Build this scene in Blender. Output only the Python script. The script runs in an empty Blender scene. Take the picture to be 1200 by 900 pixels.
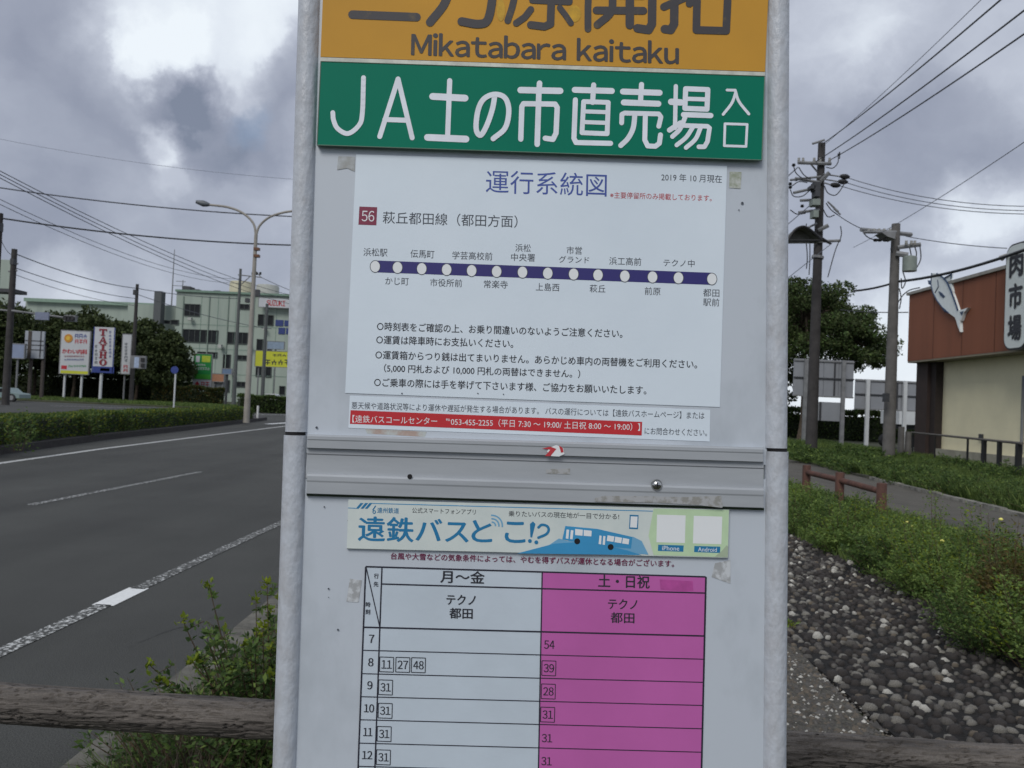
import bpy, math, random
import numpy as np
from mathutils import Vector, noise
random.seed(7); RNG = np.random.default_rng(7)
S = bpy.context.scene
COL = S.collection
# ------------------------------------------------------------------ camera
F, CX, CY = 960.0, 600.0, 450.0
CAM = Vector((0, 0, 1.5))
PITCH, ROLL = math.radians(1.4), math.atan(.044)
fw = Vector((0, math.cos(PITCH), math.sin(PITCH)))
r0, u0 = Vector((1, 0, 0)), Vector((0, -math.sin(PITCH), math.cos(PITCH)))
RV = r0 * math.cos(ROLL) + u0 * math.sin(ROLL)
UV = -r0 * math.sin(ROLL) + u0 * math.cos(ROLL)
cd = bpy.data.cameras.new('camera'); cam = bpy.data.objects.new('camera', cd); COL.objects.link(cam)
from mathutils import Matrix
m = Matrix((RV, UV, -fw)).transposed().to_4x4(); m.translation = CAM
cam.matrix_world = m
cd.sensor_width = 36; cd.lens = F / 1200 * 36; cd.clip_start = .02; cd.clip_end = 3000
cd.dof.use_dof = True; cd.dof.focus_distance = .95; cd.dof.aperture_fstop = 20
S.camera = cam
S.cycles.use_denoising = True

def ray(px, py): return fw + RV * ((px - CX) / F) + UV * ((CY - py) / F)
def G(px, py, z=0.0):
    d = ray(px, py); return CAM + d * ((z - CAM.z) / d.z)
def at(px, py, Y):
    d = ray(px, py); return CAM + d * (Y / d.y)

# ------------------------------------------------------------------ light
def lin(c): return tuple(((v / 255 / 12.92) if v <= 10 else ((v / 255 + .055) / 1.055) ** 2.4) for v in c)
SUN_EL, SUN_AZ = math.radians(42), math.radians(205)     # azimuth clockwise from +Y
W = bpy.data.worlds.new('World'); S.world = W; W.use_nodes = True
nt = W.node_tree; N = nt.nodes; L = nt.links; N.clear()
def wn(t, **k):
    n = N.new(t)
    for a, v in k.items(): setattr(n, a, v)
    return n
def wl(a, b): L.new(a, b)
out = wn('ShaderNodeOutputWorld')
sky = wn('ShaderNodeTexSky', sky_type='NISHITA', sun_disc=False, sun_elevation=SUN_EL, sun_rotation=SUN_AZ)
bg1 = wn('ShaderNodeBackground'); bg1.inputs[1].default_value = .1; wl(sky.outputs[0], bg1.inputs[0])
tc = wn('ShaderNodeTexCoord')
nz = wn('ShaderNodeTexNoise'); nz.inputs['Scale'].default_value = 8; nz.inputs['Detail'].default_value = 9; nz.inputs['Roughness'].default_value = .6
wl(tc.outputs['Generated'], nz.inputs['Vector'])
sub = wn('ShaderNodeVectorMath', operation='SUBTRACT'); wl(nz.outputs['Color'], sub.inputs[0]); sub.inputs[1].default_value = (.5, .5, .5)
sc_ = wn('ShaderNodeVectorMath', operation='SCALE'); wl(sub.outputs[0], sc_.inputs[0]); sc_.inputs['Scale'].default_value = .13
add = wn('ShaderNodeVectorMath', operation='ADD'); wl(tc.outputs['Generated'], add.inputs[0]); wl(sc_.outputs[0], add.inputs[1])
mp = wn('ShaderNodeMapping'); mp.inputs['Scale'].default_value = (1, 1, 1.9); wl(add.outputs[0], mp.inputs[0])
n2 = wn('ShaderNodeTexNoise'); n2.inputs['Scale'].default_value = 2.6; n2.inputs['Detail'].default_value = 8; n2.inputs['Roughness'].default_value = .52
wl(mp.outputs[0], n2.inputs['Vector'])
val = wn('ShaderNodeMath', operation='MULTIPLY_ADD'); wl(n2.outputs['Fac'], val.inputs[0]); val.inputs[1].default_value = 1.15; val.inputs[2].default_value = -.13
cur = val.outputs[0]
# cloud masses: direction through which each is seen, angular radius, darkness (+) or brightness (-)
CL = [(0, 150, .22, .17), (100, 200, .13, .12), (60, 60, .07, .14), (150, 115, .055, .20), (30, 280, .12, .12), (220, 104, .038, .44), (252, 112, .034, .30), (262, 150, .048, .34), (310, 180, .05, .2), (345, 95, .045, .3), (345, 165, .05, .16),
      (240, 15, .12, -.17), (160, 25, .08, -.24), (310, 15, .06, -.24), (190, 60, .04, -.28), (188, 150, .028, -.34), (205, 195, .03, -.22), (150, 240, .05, -.16), (70, 345, .05, -.32), (150, 340, .07, -.12), (250, 225, .05, .08),
      (1090, 155, .09, .25), (1190, 215, .07, .22), (980, 60, .10, -.02), (1130, 245, .05, -.3), (1040, 430, .12, -.45), (1180, 90, .1, .06), (950, 160, .09, .04), (1000, 280, .12, .14), (1000, 10, .08, -.12)]
nt_, _ = None, None
for (px, py, r, a) in CL:
    d = ray(px, py).normalized()
    ds = wn('ShaderNodeVectorMath', operation='DISTANCE'); wl(add.outputs[0], ds.inputs[0]); ds.inputs[1].default_value = d
    mr = wn('ShaderNodeMapRange', interpolation_type='SMOOTHSTEP'); wl(ds.outputs['Value'], mr.inputs['Value'])
    mr.inputs['From Min'].default_value = r * .35; mr.inputs['From Max'].default_value = r * 1.25
    mr.inputs['To Min'].default_value = a; mr.inputs['To Max'].default_value = 0
    s = wn('ShaderNodeMath', operation='ADD'); wl(cur, s.inputs[0]); wl(mr.outputs[0], s.inputs[1]); cur = s.outputs[0]
rmp = wn('ShaderNodeValToRGB'); wl(cur, rmp.inputs[0])
e = rmp.color_ramp.elements
e[0].position = 0; e[0].color = (*lin((240, 247, 253)), 1)
e[1].position = 1.0; e[1].color = (*lin((126, 134, 152)), 1)
for p, c in ((.20, (226, 233, 242)), (.36, (194, 200, 213)), (.56, (168, 174, 189)), (.78, (147, 153, 170))):
    x = e.new(p); x.color = (*lin(c), 1)
bg2 = wn('ShaderNodeBackground'); bg2.inputs[1].default_value = 1.0; wl(rmp.outputs[0], bg2.inputs[0])
# small gap of blue
bd = ray(308, 141).normalized()
ds = wn('ShaderNodeVectorMath', operation='DISTANCE'); wl(add.outputs[0], ds.inputs[0]); ds.inputs[1].default_value = bd
gap = wn('ShaderNodeMapRange', interpolation_type='SMOOTHSTEP'); wl(ds.outputs['Value'], gap.inputs['Value'])
gap.inputs['From Min'].default_value = .004; gap.inputs['From Max'].default_value = .03; gap.inputs['To Min'].default_value = .6; gap.inputs['To Max'].default_value = 1
g2 = wn('ShaderNodeMath', operation='MULTIPLY'); wl(gap.outputs[0], g2.inputs[0]); g2.inputs[1].default_value = .93
mixw = wn('ShaderNodeMixShader'); wl(g2.outputs[0], mixw.inputs[0]); wl(bg1.outputs[0], mixw.inputs[1]); wl(bg2.outputs[0], mixw.inputs[2])
wl(mixw.outputs[0], out.inputs[0])
sl = bpy.data.lights.new('sun', 'SUN'); sl.energy = 1.55; sl.angle = math.radians(25); sl.color = (1, .96, .90)
so = bpy.data.objects.new('sun', sl); COL.objects.link(so)
sdir = Vector((math.sin(SUN_AZ) * math.cos(SUN_EL), math.cos(SUN_AZ) * math.cos(SUN_EL), math.sin(SUN_EL)))
so.rotation_euler = sdir.to_track_quat('Z', 'Y').to_euler()
S.view_settings.view_transform = 'Standard'; S.view_settings.look = 'None'; S.view_settings.exposure = .06; S.view_settings.gamma = 1

# ------------------------------------------------------------------ materials
MATS = {}
def mat(name, c, rough=.7, metal=0, var=.12, scale=8, bump=0, bscale=None, c2=None, stretch=(1, 1, 1), trans=0, island=0, thr=None, spec=.5, speck=0, sps=220):
    """c sRGB base colour; noise varies it (towards c2 if given)"""
    if name in MATS: return MATS[name]
    M = bpy.data.materials.new(name); M.use_nodes = True; t = M.node_tree; n = t.nodes; l = t.links
    b = n['Principled BSDF']; b.inputs['Roughness'].default_value = rough; b.inputs['Metallic'].default_value = metal
    b.inputs['Specular IOR Level'].default_value = spec
    tc = n.new('ShaderNodeTexCoord'); mp = n.new('ShaderNodeMapping'); mp.inputs['Scale'].default_value = stretch
    l.new(tc.outputs['Object'], mp.inputs[0])
    nz = n.new('ShaderNodeTexNoise'); nz.inputs['Scale'].default_value = scale; nz.inputs['Detail'].default_value = 6; nz.inputs['Roughness'].default_value = .6
    l.new(mp.outputs[0], nz.inputs['Vector'])
    a = lin(c); d = lin(c2) if c2 else tuple(v * (1 - 2 * var) for v in a)
    if not c2: a = tuple(min(1, v * (1 + var)) for v in a)
    r = n.new('ShaderNodeValToRGB'); lo, hi = thr or (.3, .7)
    r.color_ramp.elements[0].position = lo; r.color_ramp.elements[0].color = (*d, 1)
    r.color_ramp.elements[1].position = hi; r.color_ramp.elements[1].color = (*a, 1)
    l.new(nz.outputs['Fac'], r.inputs[0]); col = r.outputs[0]
    if island:
        ge = n.new('ShaderNodeNewGeometry'); hs = n.new('ShaderNodeHueSaturation')
        mr = n.new('ShaderNodeMapRange'); l.new(ge.outputs['Random Per Island'], mr.inputs['Value'])
        mr.inputs['To Min'].default_value = 1 - island; mr.inputs['To Max'].default_value = 1 + island
        l.new(mr.outputs[0], hs.inputs['Value']); l.new(col, hs.inputs['Color'])
        m2 = n.new('ShaderNodeMapRange'); l.new(ge.outputs['Random Per Island'], m2.inputs['Value'])
        m2.inputs['To Min'].default_value = .5 + island * .05; m2.inputs['To Max'].default_value = .5 - island * .05
        l.new(m2.outputs[0], hs.inputs['Hue']); col = hs.outputs[0]
    if speck:
        n4 = n.new('ShaderNodeTexNoise'); n4.inputs['Scale'].default_value = sps; n4.inputs['Detail'].default_value = 3; l.new(tc.outputs['Object'], n4.inputs['Vector'])
        n5 = n.new('ShaderNodeTexNoise'); n5.inputs['Scale'].default_value = .9; n5.inputs['Detail'].default_value = 5; m5 = n.new('ShaderNodeMapping'); m5.inputs['Scale'].default_value = (1, .12, 1); l.new(tc.outputs['Object'], m5.inputs[0]); l.new(m5.outputs[0], n5.inputs['Vector'])
        ad = n.new('ShaderNodeMath'); ad.operation = 'ADD'; l.new(n4.outputs['Fac'], ad.inputs[0]); sc5 = n.new('ShaderNodeMath'); sc5.operation = 'MULTIPLY_ADD'; l.new(n5.outputs['Fac'], sc5.inputs[0]); sc5.inputs[1].default_value = .6; sc5.inputs[2].default_value = -.3; l.new(sc5.outputs[0], ad.inputs[1])
        m4 = n.new('ShaderNodeMapRange'); l.new(ad.outputs[0], m4.inputs['Value']); m4.inputs['From Min'].default_value = .3; m4.inputs['From Max'].default_value = .7; m4.inputs['To Min'].default_value = 1 - speck; m4.inputs['To Max'].default_value = 1 + speck
        h4 = n.new('ShaderNodeHueSaturation'); l.new(m4.outputs[0], h4.inputs['Value']); l.new(col, h4.inputs['Color']); col = h4.outputs[0]
    l.new(col, b.inputs['Base Color'])
    if bump:
        n3 = n.new('ShaderNodeTexNoise'); n3.inputs['Scale'].default_value = bscale or scale * 3; n3.inputs['Detail'].default_value = 5
        l.new(mp.outputs[0], n3.inputs['Vector'])
        bp = n.new('ShaderNodeBump'); bp.inputs['Strength'].default_value = bump; bp.inputs['Distance'].default_value = .02
        l.new(n3.outputs['Fac'], bp.inputs['Height']); l.new(bp.outputs[0], b.inputs['Normal'])
    if trans:
        tr = n.new('ShaderNodeBsdfTranslucent'); l.new(col, tr.inputs[0]); mx = n.new('ShaderNodeMixShader'); mx.inputs[0].default_value = trans
        l.new(b.outputs[0], mx.inputs[1]); l.new(tr.outputs[0], mx.inputs[2]); l.new(mx.outputs[0], n['Material Output'].inputs[0])
    MATS[name] = M; return M

# ------------------------------------------------------------------ mesh helpers
def tag(o, label=None, cat=None, group=None, kind=None):
    if label: o['label'] = label
    if cat: o['category'] = cat
    if group: o['group'] = group
    if kind: o['kind'] = kind
    return o
def wloc(o):
    v = Vector((0, 0, 0))
    while o: v += o.location; o = o.parent
    return v
def link(name, me, parent=None, loc=None):
    o = bpy.data.objects.new(name, me); COL.objects.link(o)
    if parent: o.parent = parent
    if loc is not None: o.location = Vector(loc) - (wloc(parent) if parent else Vector())
    return o
def empty(name, loc, label, cat, group=None, kind=None):
    o = bpy.data.objects.new(name, None); COL.objects.link(o); o.location = loc; o.empty_display_size = .1
    return tag(o, label, cat, group, kind)
class MB:
    """collects shapes given in world coordinates; build() links ONE mesh object"""
    def __init__(s): s.v = []; s.f = []; s.mi = []; s.cur = 0
    def poly(s, pts, faces):
        k = len(s.v); s.v += [tuple(p) for p in pts]; s.f += [tuple(i + k for i in f) for f in faces]; s.mi += [s.cur] * len(faces); return s
    def box(s, c, d, rz=0, ax=None):
        c = Vector(c); X, Y, Z = ax or (Vector((math.cos(rz), math.sin(rz), 0)), Vector((-math.sin(rz), math.cos(rz), 0)), Vector((0, 0, 1)))
        p = [c + X * (i * d[0] / 2) + Y * (j * d[1] / 2) + Z * (k * d[2] / 2) for k in (-1, 1) for j in (-1, 1) for i in (-1, 1)]
        return s.poly(p, [(0, 2, 3, 1), (4, 5, 7, 6), (0, 1, 5, 4), (2, 6, 7, 3), (0, 4, 6, 2), (1, 3, 7, 5)])
    def hexa(s, a, b):   # two quads (lists of 4 points) joined
        return s.poly(list(a) + list(b), [(0, 1, 2, 3), (7, 6, 5, 4), (0, 4, 5, 1), (1, 5, 6, 2), (2, 6, 7, 3), (3, 7, 4, 0)])
    def tube(s, pts, r, n=8, cap=True):
        pts = [Vector(p) for p in pts]; rr = r if isinstance(r, (list, tuple)) else [r] * len(pts)
        rings = []; T0 = None
        for i, p in enumerate(pts):
            t = (pts[min(i + 1, len(pts) - 1)] - pts[max(i - 1, 0)]).normalized()
            if T0 is None:
                a = Vector((0, 0, 1)) if abs(t.z) < .9 else Vector((1, 0, 0)); A = t.cross(a).normalized()
            else: A = (A - t * A.dot(t)).normalized()
            T0 = t; B = t.cross(A)
            rings.append([p + (A * math.cos(2 * math.pi * k / n) + B * math.sin(2 * math.pi * k / n)) * rr[i] for k in range(n)])
        v = [q for g in rings for q in g]; f = []
        for i in range(len(rings) - 1):
            for k in range(n):
                f.append((i * n + k, i * n + (k + 1) % n, (i + 1) * n + (k + 1) % n, (i + 1) * n + k))
        if cap: f += [tuple(range(n))[::-1], tuple((len(rings) - 1) * n + k for k in range(n))]
        return s.poly(v, f)
    def ell(s, c, r, n=10, m_=6, jit=0):
        c = Vector(c); v = [c + Vector((0, 0, -r[2]))]; f = []
        for j in range(1, m_):
            a = math.pi * j / m_ - math.pi / 2
            for k in range(n):
                b = 2 * math.pi * k / n; q = 1 + random.uniform(-jit, jit)
                v.append(c + Vector((r[0] * math.cos(a) * math.cos(b) * q, r[1] * math.cos(a) * math.sin(b) * q, r[2] * math.sin(a) * q)))
        v.append(c + Vector((0, 0, r[2]))); e = len(v) - 1
        for k in range(n):
            f.append((0, 1 + (k + 1) % n, 1 + k)); f.append((e, e - n + k, e - n + (k + 1) % n))
            for j in range(m_ - 2):
                a = 1 + j * n
                f.append((a + k, a + (k + 1) % n, a + n + (k + 1) % n, a + n + k))
        return s.poly(v, f)
    def build(s, name, mats, parent=None, loc=None, smooth=False, label=None, cat=None, group=None, kind=None):
        if not isinstance(mats, (list, tuple)): mats = [mats]
        if loc is None:
            if parent: loc = wloc(parent)
            else:
                a = np.array(s.v); loc = Vector(((a[:, 0].min() + a[:, 0].max()) / 2, (a[:, 1].min() + a[:, 1].max()) / 2, a[:, 2].min()))
        loc = Vector(loc); me = bpy.data.meshes.new(name)
        me.from_pydata([tuple(Vector(p) - loc) for p in s.v], [], s.f)
        for q in mats: me.materials.append(q)
        if len(mats) > 1: me.polygons.foreach_set('material_index', s.mi)
        if smooth: me.polygons.foreach_set('use_smooth', [True] * len(me.polygons)); 
        if smooth: me.set_sharp_from_angle(angle=math.radians(40))
        me.update(); o = link(name, me, parent, loc)
        return tag(o, label, cat, group, kind)
def npmesh(name, V, Fq, mats, parent=None, loc=(0, 0, 0), mi=None, smooth=False):
    """V (n,3) world, Fq (m,k) index array"""
    loc = Vector(loc); me = bpy.data.meshes.new(name); V = V - np.array(loc)
    n, (mm, k) = len(V), Fq.shape
    me.vertices.add(n); me.vertices.foreach_set('co', V.astype(np.float32).ravel())
    me.loops.add(mm * k); me.loops.foreach_set('vertex_index', Fq.astype(np.int32).ravel())
    me.polygons.add(mm); me.polygons.foreach_set('loop_start', np.arange(0, mm * k, k, dtype=np.int32))
    if mi is not None: me.polygons.foreach_set('material_index', mi.astype(np.int32))
    me.update(calc_edges=True)
    for q in (mats if isinstance(mats, (list, tuple)) else [mats]): me.materials.append(q)
    return link(name, me, parent, loc)
def leafgeo(P, size, up=.3, asp=.5, D=None):
    """one folded diamond leaf per point"""
    n = len(P); d = D if D is not None else RNG.normal(size=(n, 3)); d = d.copy(); d[:, 2] += up
    d /= np.linalg.norm(d, axis=1)[:, None]; w = np.cross(d, RNG.normal(size=(n, 3))); w /= np.linalg.norm(w, axis=1)[:, None]
    nn = np.cross(d, w); s = (size * RNG.uniform(.6, 1.35, n))[:, None]
    V = np.stack([P, P + d * s * .5 + w * s * asp * .5 + nn * s * .08, P + d * s, P + d * s * .45 - w * s * asp * .5 + nn * s * .08], 1).reshape(-1, 3)
    return V, np.arange(4 * n).reshape(-1, 4)
def bladegeo(P, h, w, lean=.35):
    n = len(P); d = RNG.normal(size=(n, 3)) * lean; d[:, 2] = 1; h = h * RNG.uniform(.5, 1.2, n)
    a = RNG.uniform(0, 6.283, n); s = np.stack([np.cos(a), np.sin(a), np.zeros(n)], 1) * w
    t = P + d * h[:, None]; m_ = P + d * np.array([.45, .45, .6]) * h[:, None]
    V = np.stack([P - s, P + s, m_ + s * .75, m_ - s * .75, t], 1).reshape(-1, 3); k = (np.arange(n) * 5)[:, None, None]
    return V, (np.array([[0, 1, 2], [0, 2, 3], [3, 2, 4]])[None] + k).reshape(-1, 3)
def curve(pts, n=8):
    """Catmull-Rom through pts"""
    P = [Vector(p) for p in pts]; P = [2 * P[0] - P[1]] + P + [2 * P[-1] - P[-2]]; o = []
    for i in range(1, len(P) - 2):
        for k in range(n):
            t = k / n; a, b, c, d = P[i - 1:i + 3]
            o.append(.5 * ((2 * b) + (c - a) * t + (2 * a - 5 * b + 4 * c - d) * t * t + (3 * b - a - 3 * c + d) * t ** 3))
    o.append(P[-2]); return o
_tc = {}
WIDE = {c: chr(ord(c) + 0xFEE0) for c in '0123456789abcdefghijklmnopqrstuvwxyzABCDEFGHIJKLMNOPQRSTUVWXYZ'}
def textgeo(s, bold=0):
    """outline of a line of text; bold thickens it by shifted copies, a leading ^ sets plain gothic latin letters"""
    k = (s, bold)
    if k in _tc: return _tc[k]
    if s[0] == '^':
        x = 0; VV, FF = [], []
        for ch in s[1:]:
            if ch == ' ': x += .34; continue
            V, Fc = textgeo(WIDE.get(ch, ch)); k0 = sum(len(q) for q in VV); w_ = V[:, 0].max() - V[:, 0].min()
            VV.append(V - [V[:, 0].min() - x, 0]); FF += [tuple(i + k0 for i in f) for f in Fc]; x += w_ + .075
        r = (np.vstack(VV), FF); _tc[k] = r; return r
    if bold:
        V, Fc = textgeo(s); VV = []; FF = []
        for j, (dx, dy) in enumerate(((-1, 0), (1, 0), (0, .7), (0, -.7))):
            VV.append(V + np.array([dx, dy]) * bold); FF += [tuple(i + j * len(V) for i in f) for f in Fc]
        r = (np.vstack(VV), FF); _tc[k] = r; return r
    c = bpy.data.curves.new('t', 'FONT'); c.body = s; c.size = 1; c.resolution_u = 3
    o = bpy.data.objects.new('t', c); me = o.to_mesh()
    V = np.array([v.co[:2] for v in me.vertices]); Fc = [tuple(p.vertices) for p in me.polygons]
    o.to_mesh_clear(); bpy.data.objects.remove(o); bpy.data.curves.remove(c)
    _tc[k] = (V, Fc); return V, Fc
def text3d(mb, s, o, X, Z, w, h, bold=0):
    """text fitted into a w x h box centred at o, X right, Z up (world)"""
    V, Fc = textgeo(s, bold); lo, hi = V.min(0), V.max(0); c = (lo + hi) / 2; sp = np.maximum(hi - lo, 1e-6)
    o = Vector(o)
    nrm = X.cross(Z); nb = 4 if bold else 1; q4 = max(1, len(V) // nb)
    mb.poly([o + X * float((v[0] - c[0]) / sp[0] * w) + Z * float((v[1] - c[1]) / sp[1] * h) + nrm * (.002 * (i // q4)) for i, v in enumerate(V)], Fc)

# ================================================================== large structure
asph = mat('asphalt', (63, 64, 61), .85, var=.10, scale=.7, bump=.6, bscale=150, speck=.5, sps=130)
pathm = mat('path_asphalt', (88, 85, 78), .9, var=.12, scale=2.5, bump=.4, bscale=120, speck=.35, sps=110)
dirt = mat('soil', (62, 58, 44), .95, c2=(44, 56, 30), scale=3, bump=.5)
paint = mat('road_paint', (205, 208, 208), .7, var=.08, scale=40)
conc = mat('concrete', (128, 126, 118), .9, var=.18, scale=14, bump=.4, bscale=90)
kerbm = mat('kerb_concrete', (100, 98, 90), .9, var=.28, scale=9, bump=.4, bscale=60)
def sheet(name, pts, z, m_, kind='structure', parent=None, thick=.0):
    b = MB(); n = len(pts)
    top = [Vector((p[0], p[1], z)) for p in pts]
    if thick:
        bot = [p - Vector((0, 0, thick)) for p in top]
        b.poly(top + bot, [tuple(range(n))] + [(i, i + n, (i + 1) % n + n, (i + 1) % n) for i in range(n)])
    else: b.poly(top, [tuple(range(n))])
    return b.build(name, m_, parent, kind=kind)
sheet('ground', [(-900, -200), (900, -200), (900, 1500), (-900, 1500)], -.03, dirt)
road = sheet('road', [(-70, -8), (-1.55, -8), (-1.55, 12), (-1.9, 30), (4, 46), (4, 67), (-70, 67)], 0, asph)
# worn paint: material mixes into asphalt by noise
def worn(name, amt):
    M = mat(name, (190, 192, 190), .75, c2=(66, 67, 64), scale=34, thr=(amt - .035, amt + .035)); return M
def strip(pts, w, m_, name='road_marking', z=.004):
    b = MB(); P = [G(*p) for p in pts]
    L_, R_ = [], []
    for i, p in enumerate(P):
        t = (P[min(i + 1, len(P) - 1)] - P[max(i - 1, 0)]); nrm = Vector((-t.y, t.x, 0)).normalized() * w / 2
        L_.append(Vector((p.x, p.y, z)) + nrm); R_.append(Vector((p.x, p.y, z)) - nrm)
    n = len(P); b.poly(L_ + R_, [(i, i + 1, n + i + 1, n + i) for i in range(n - 1)])
    return b.build(name, m_, road)
strip([(-30, 779), (0, 765), (122, 709)], .11, worn('worn_paint', .54))
strip([(120, 710), (163, 689.5)], .15, mat('fresh_paint', (222, 224, 222), .6, var=.05, scale=30))
strip([(161, 690.5), (250, 649), (300, 626), (345, 606)], .11, worn('worn_paint_b', .57))
strip([(35, 592), (235, 553)], .12, worn('worn_paint_c', .56))
strip([(370, 528), (450, 514)], .12, paint)
strip([(-40, 549), (0, 543), (120, 526), (240, 511), (330, 500), (345, 498)], .15, worn('worn_paint_d', .44))
strip([(60, 475.5), (150, 478), (200, 480.5)], .2, paint); strip([(285, 485), (345, 486.5)], .3, paint); strip([(313, 497), (345, 495)], .4, paint); 
seam = mat('tar_seam', (44, 44, 43), .7)
for pts in ([(-20, 690), (60, 662), (140, 640), (230, 600)], [(150, 760), (190, 742), (240, 728), (262, 716)]):
    b = MB(); Pq = [G(*p) for p in [(q.x, q.y) for q in curve([(p[0], p[1], 0) for p in pts], 6)]]; wv_ = [.006 + .01 * abs(noise.noise(Vector((i * .9, len(pts), 0)))) for i in range(len(Pq))]
    Pq = [p + Vector((.02 * noise.noise(Vector((i * .8, 3, 0))), .06 * noise.noise(Vector((i * .8, 7, 0))), 0)) for i, p in enumerate(Pq)]; n = len(Pq)
    b.poly([(p.x, p.y + w_i, .003) for p, w_i in zip(Pq, wv_)] + [(p.x, p.y - w_i, .003) for p, w_i in zip(Pq, wv_)], [(i, i + 1, n + i + 1, n + i) for i in range(n - 1)]); b.build('road_crack', seam, road)
# median: kerb + soil + hedge
mA, mB = G(-60, 543), G(292, 495)
def lerp(a, b, t): return a + (b - a) * t
front = [G(-60, 545), G(0, 533), G(120, 516), G(230, 503), G(313, 492.5)]
back = [p + Vector((-1.6, 2.6, 0)) for p in front]
md = sheet('median_strip', [(p.x, p.y) for p in front] + [(p.x, p.y) for p in back[::-1]], .16, mat('dark_kerb', (52, 50, 50), .9, var=.2), thick=.18)
# near kerb, verge, path
kA = [(-1.95, -6), (-1.95, 12), (-2.3, 30)]
verge = sheet('verge', [(-1.4, -6), (14, -6), (14, 70), (-1.4, 46), (-1.7, 30), (-1.4, 12)], .118, dirt, thick=.1)
kerb = MB().box((-1.48, -5, .0), (.001, .001, .001)).build('kerb', kerbm, kind='structure')
y = -6.0
while y < 14:
    MB().box((-1.48, y + .3, .06), (.16, .592, .13)).build('kerb_stone', kerbm, kerb); y += .6
EA, EB = G(905, 533, .12), G(1220, 613, .12)
NA, NB = G(905, 541, .12), G(1290, 700, .12)
def off(a, b, t): return a + (b - a) * t
p1, p2 = off(EA, EB, -1.2), off(EA, EB, 1.5)
path = sheet('footpath', [(5.55, -5), (5.5, 10), (5.6, 16), (6.5, 45), (p1.x, p1.y), (EA.x, EA.y), (EB.x, EB.y), (p2.x, p2.y), (8.2, -5)], .124, pathm)
# patch repair on the path
b = MB(); q = [G(1080, 606, .12), G(1150, 613, .12), G(1200, 640, .12), G(1090, 640, .12)]
b.poly([Vector((p.x, p.y, .128)) for p in q], [(0, 1, 2, 3)]); b.build('asphalt_patch', mat('patch', (72, 70, 66), .9, var=.1), path)
# far kerb stones of the footpath, lying uneven
fk = MB().poly([Vector((EA.x, EA.y, .125)), Vector((EB.x, EB.y, .125)), Vector((EB.x + .1, EB.y, .125)), Vector((EA.x + .1, EA.y, .125))], [(0, 1, 2, 3)]).build('path_kerb', kerbm, kind='structure')
n = int((EB - EA).length / .6); ang = math.atan2((EB - EA).y, (EB - EA).x)
for i in range(n + 6):
    p = off(EA, EB, (i + .5) / n); MB().box((p.x + .09, p.y, .12 + random.uniform(-.012, .012)), (.57, .13, .12), ang + random.uniform(-.04, .04)).build('kerb_stone', mat('pale_kerb', (140, 138, 130), .9, var=.35, scale=5) if .55 < i / n < 1.0 else mat('drab_kerb', (72, 72, 60), .95, var=.3, scale=5), fk)  # stones outside the pale stretch get a darker olive tone

# ================================================================== the bus stop sign
def depth(px, py): return .95 / (1 - .044 * (450 - py) / F - .0098 * (px - 600) / F)
def P0(px, py):
    return CAM + ray(px, py) * depth(px, py)
_a, _b, _c = P0(360, 800), P0(900, 800), P0(600, 100)
SN = (_b - _a).cross(_c - _a).normalized()
if SN.y > 0: SN = -SN
def P(px, py, lift=0.0):
    d = ray(px, py); q = _a + SN * lift
    return CAM + d * ((q - CAM).dot(SN) / d.dot(SN))
def rslope(py): return .0335 - .0082 * (py - 80) / 780
def clean(px): return .031 - .0244 * (px - 363) / 533
base = P(637, 900); base = Vector((base.x, base.y, .12))
sign = empty('bus_stop_sign', base, 'tall grey framed bus stop board with orange and green name plates and timetable', 'bus stop sign')
galv = mat('galvanised_tube', (186, 192, 200), .42, .0, var=.10, scale=70, bump=.15, bscale=160, c2=(174, 177, 182), stretch=(1, 1, .5), thr=(.32, .6))
frame_m = mat('frame_aluminium', (170, 175, 180), .45, .0, var=.05, scale=12, c2=(154, 159, 164), stretch=(.4, 1, 3))
panel_m = mat('panel_enamel', (190, 198, 207), .45, var=.03, scale=9, c2=(172, 180, 188), thr=(.28, .5), stretch=(1, 1, .6))
paper = mat('paper', (221, 232, 241), .3, var=.02, scale=4, c2=(212, 224, 234), bump=.06, bscale=9)
dark = mat('dark_gap', (25, 25, 27), .9)
def axis(pt, pb, lift):      # px points top/bottom -> extend
    return P(*pt, lift), P(*pb, lift)
lift_t = -.003
for (t, bo, tl, bl, rU, rL) in (((363, 0), (347.9, 506), (346.9, 510), (333.8, 900), .01305, .01365), ((911.5, 0), (908.6, 525), (909.6, 529), (906.8, 900), .01315, .01360)):
    a, c = axis(t, bo, lift_t); top = a + (a - c).normalized() * .75
    MB().tube([top, c], rU, 32).build('frame_tube', galv, sign, smooth=True)
    MB().tube([top, top + (top - c).normalized() * .008], [rU * 1.05, rU * .7], 24).build('tube_cap', frame_m, sign, smooth=True)
    a2, c2 = axis(tl, bl, lift_t); d = (c2 - a2).normalized(); bot = c2 + d * ((c2.z - .1) / -d.z)
    MB().tube([a2, bot], rL, 32).build('frame_tube', galv, sign, smooth=True)
    MB().tube([a2 - d * .006, a2 + d * .001], rU * .93, 24).build('joint_gap', dark, sign, smooth=True)
def slab(pts, l0, l1, name, m_, parent=sign, **k):
    b = MB(); b.hexa([P(*p, l1) for p in pts][::-1], [P(*p, l0) for p in pts][::-1]); return b.build(name, m_, parent, **k)
def quadpx(xl, yl, xr, yr, h):   # edge along the top, height h px
    return [(xl, yl), (xr, yr), (xr - .012 * h, yr + h), (xl - .031 * h, yl + h)]
slab([(364, -120), (912, -102), (905.5, 545), (347, 530)], -.006, 0, 'upper_panel', panel_m)
slab([(347, 545), (908, 562), (905, 1180), (324, 1160)], -.006, 0, 'lower_panel', panel_m)
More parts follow.
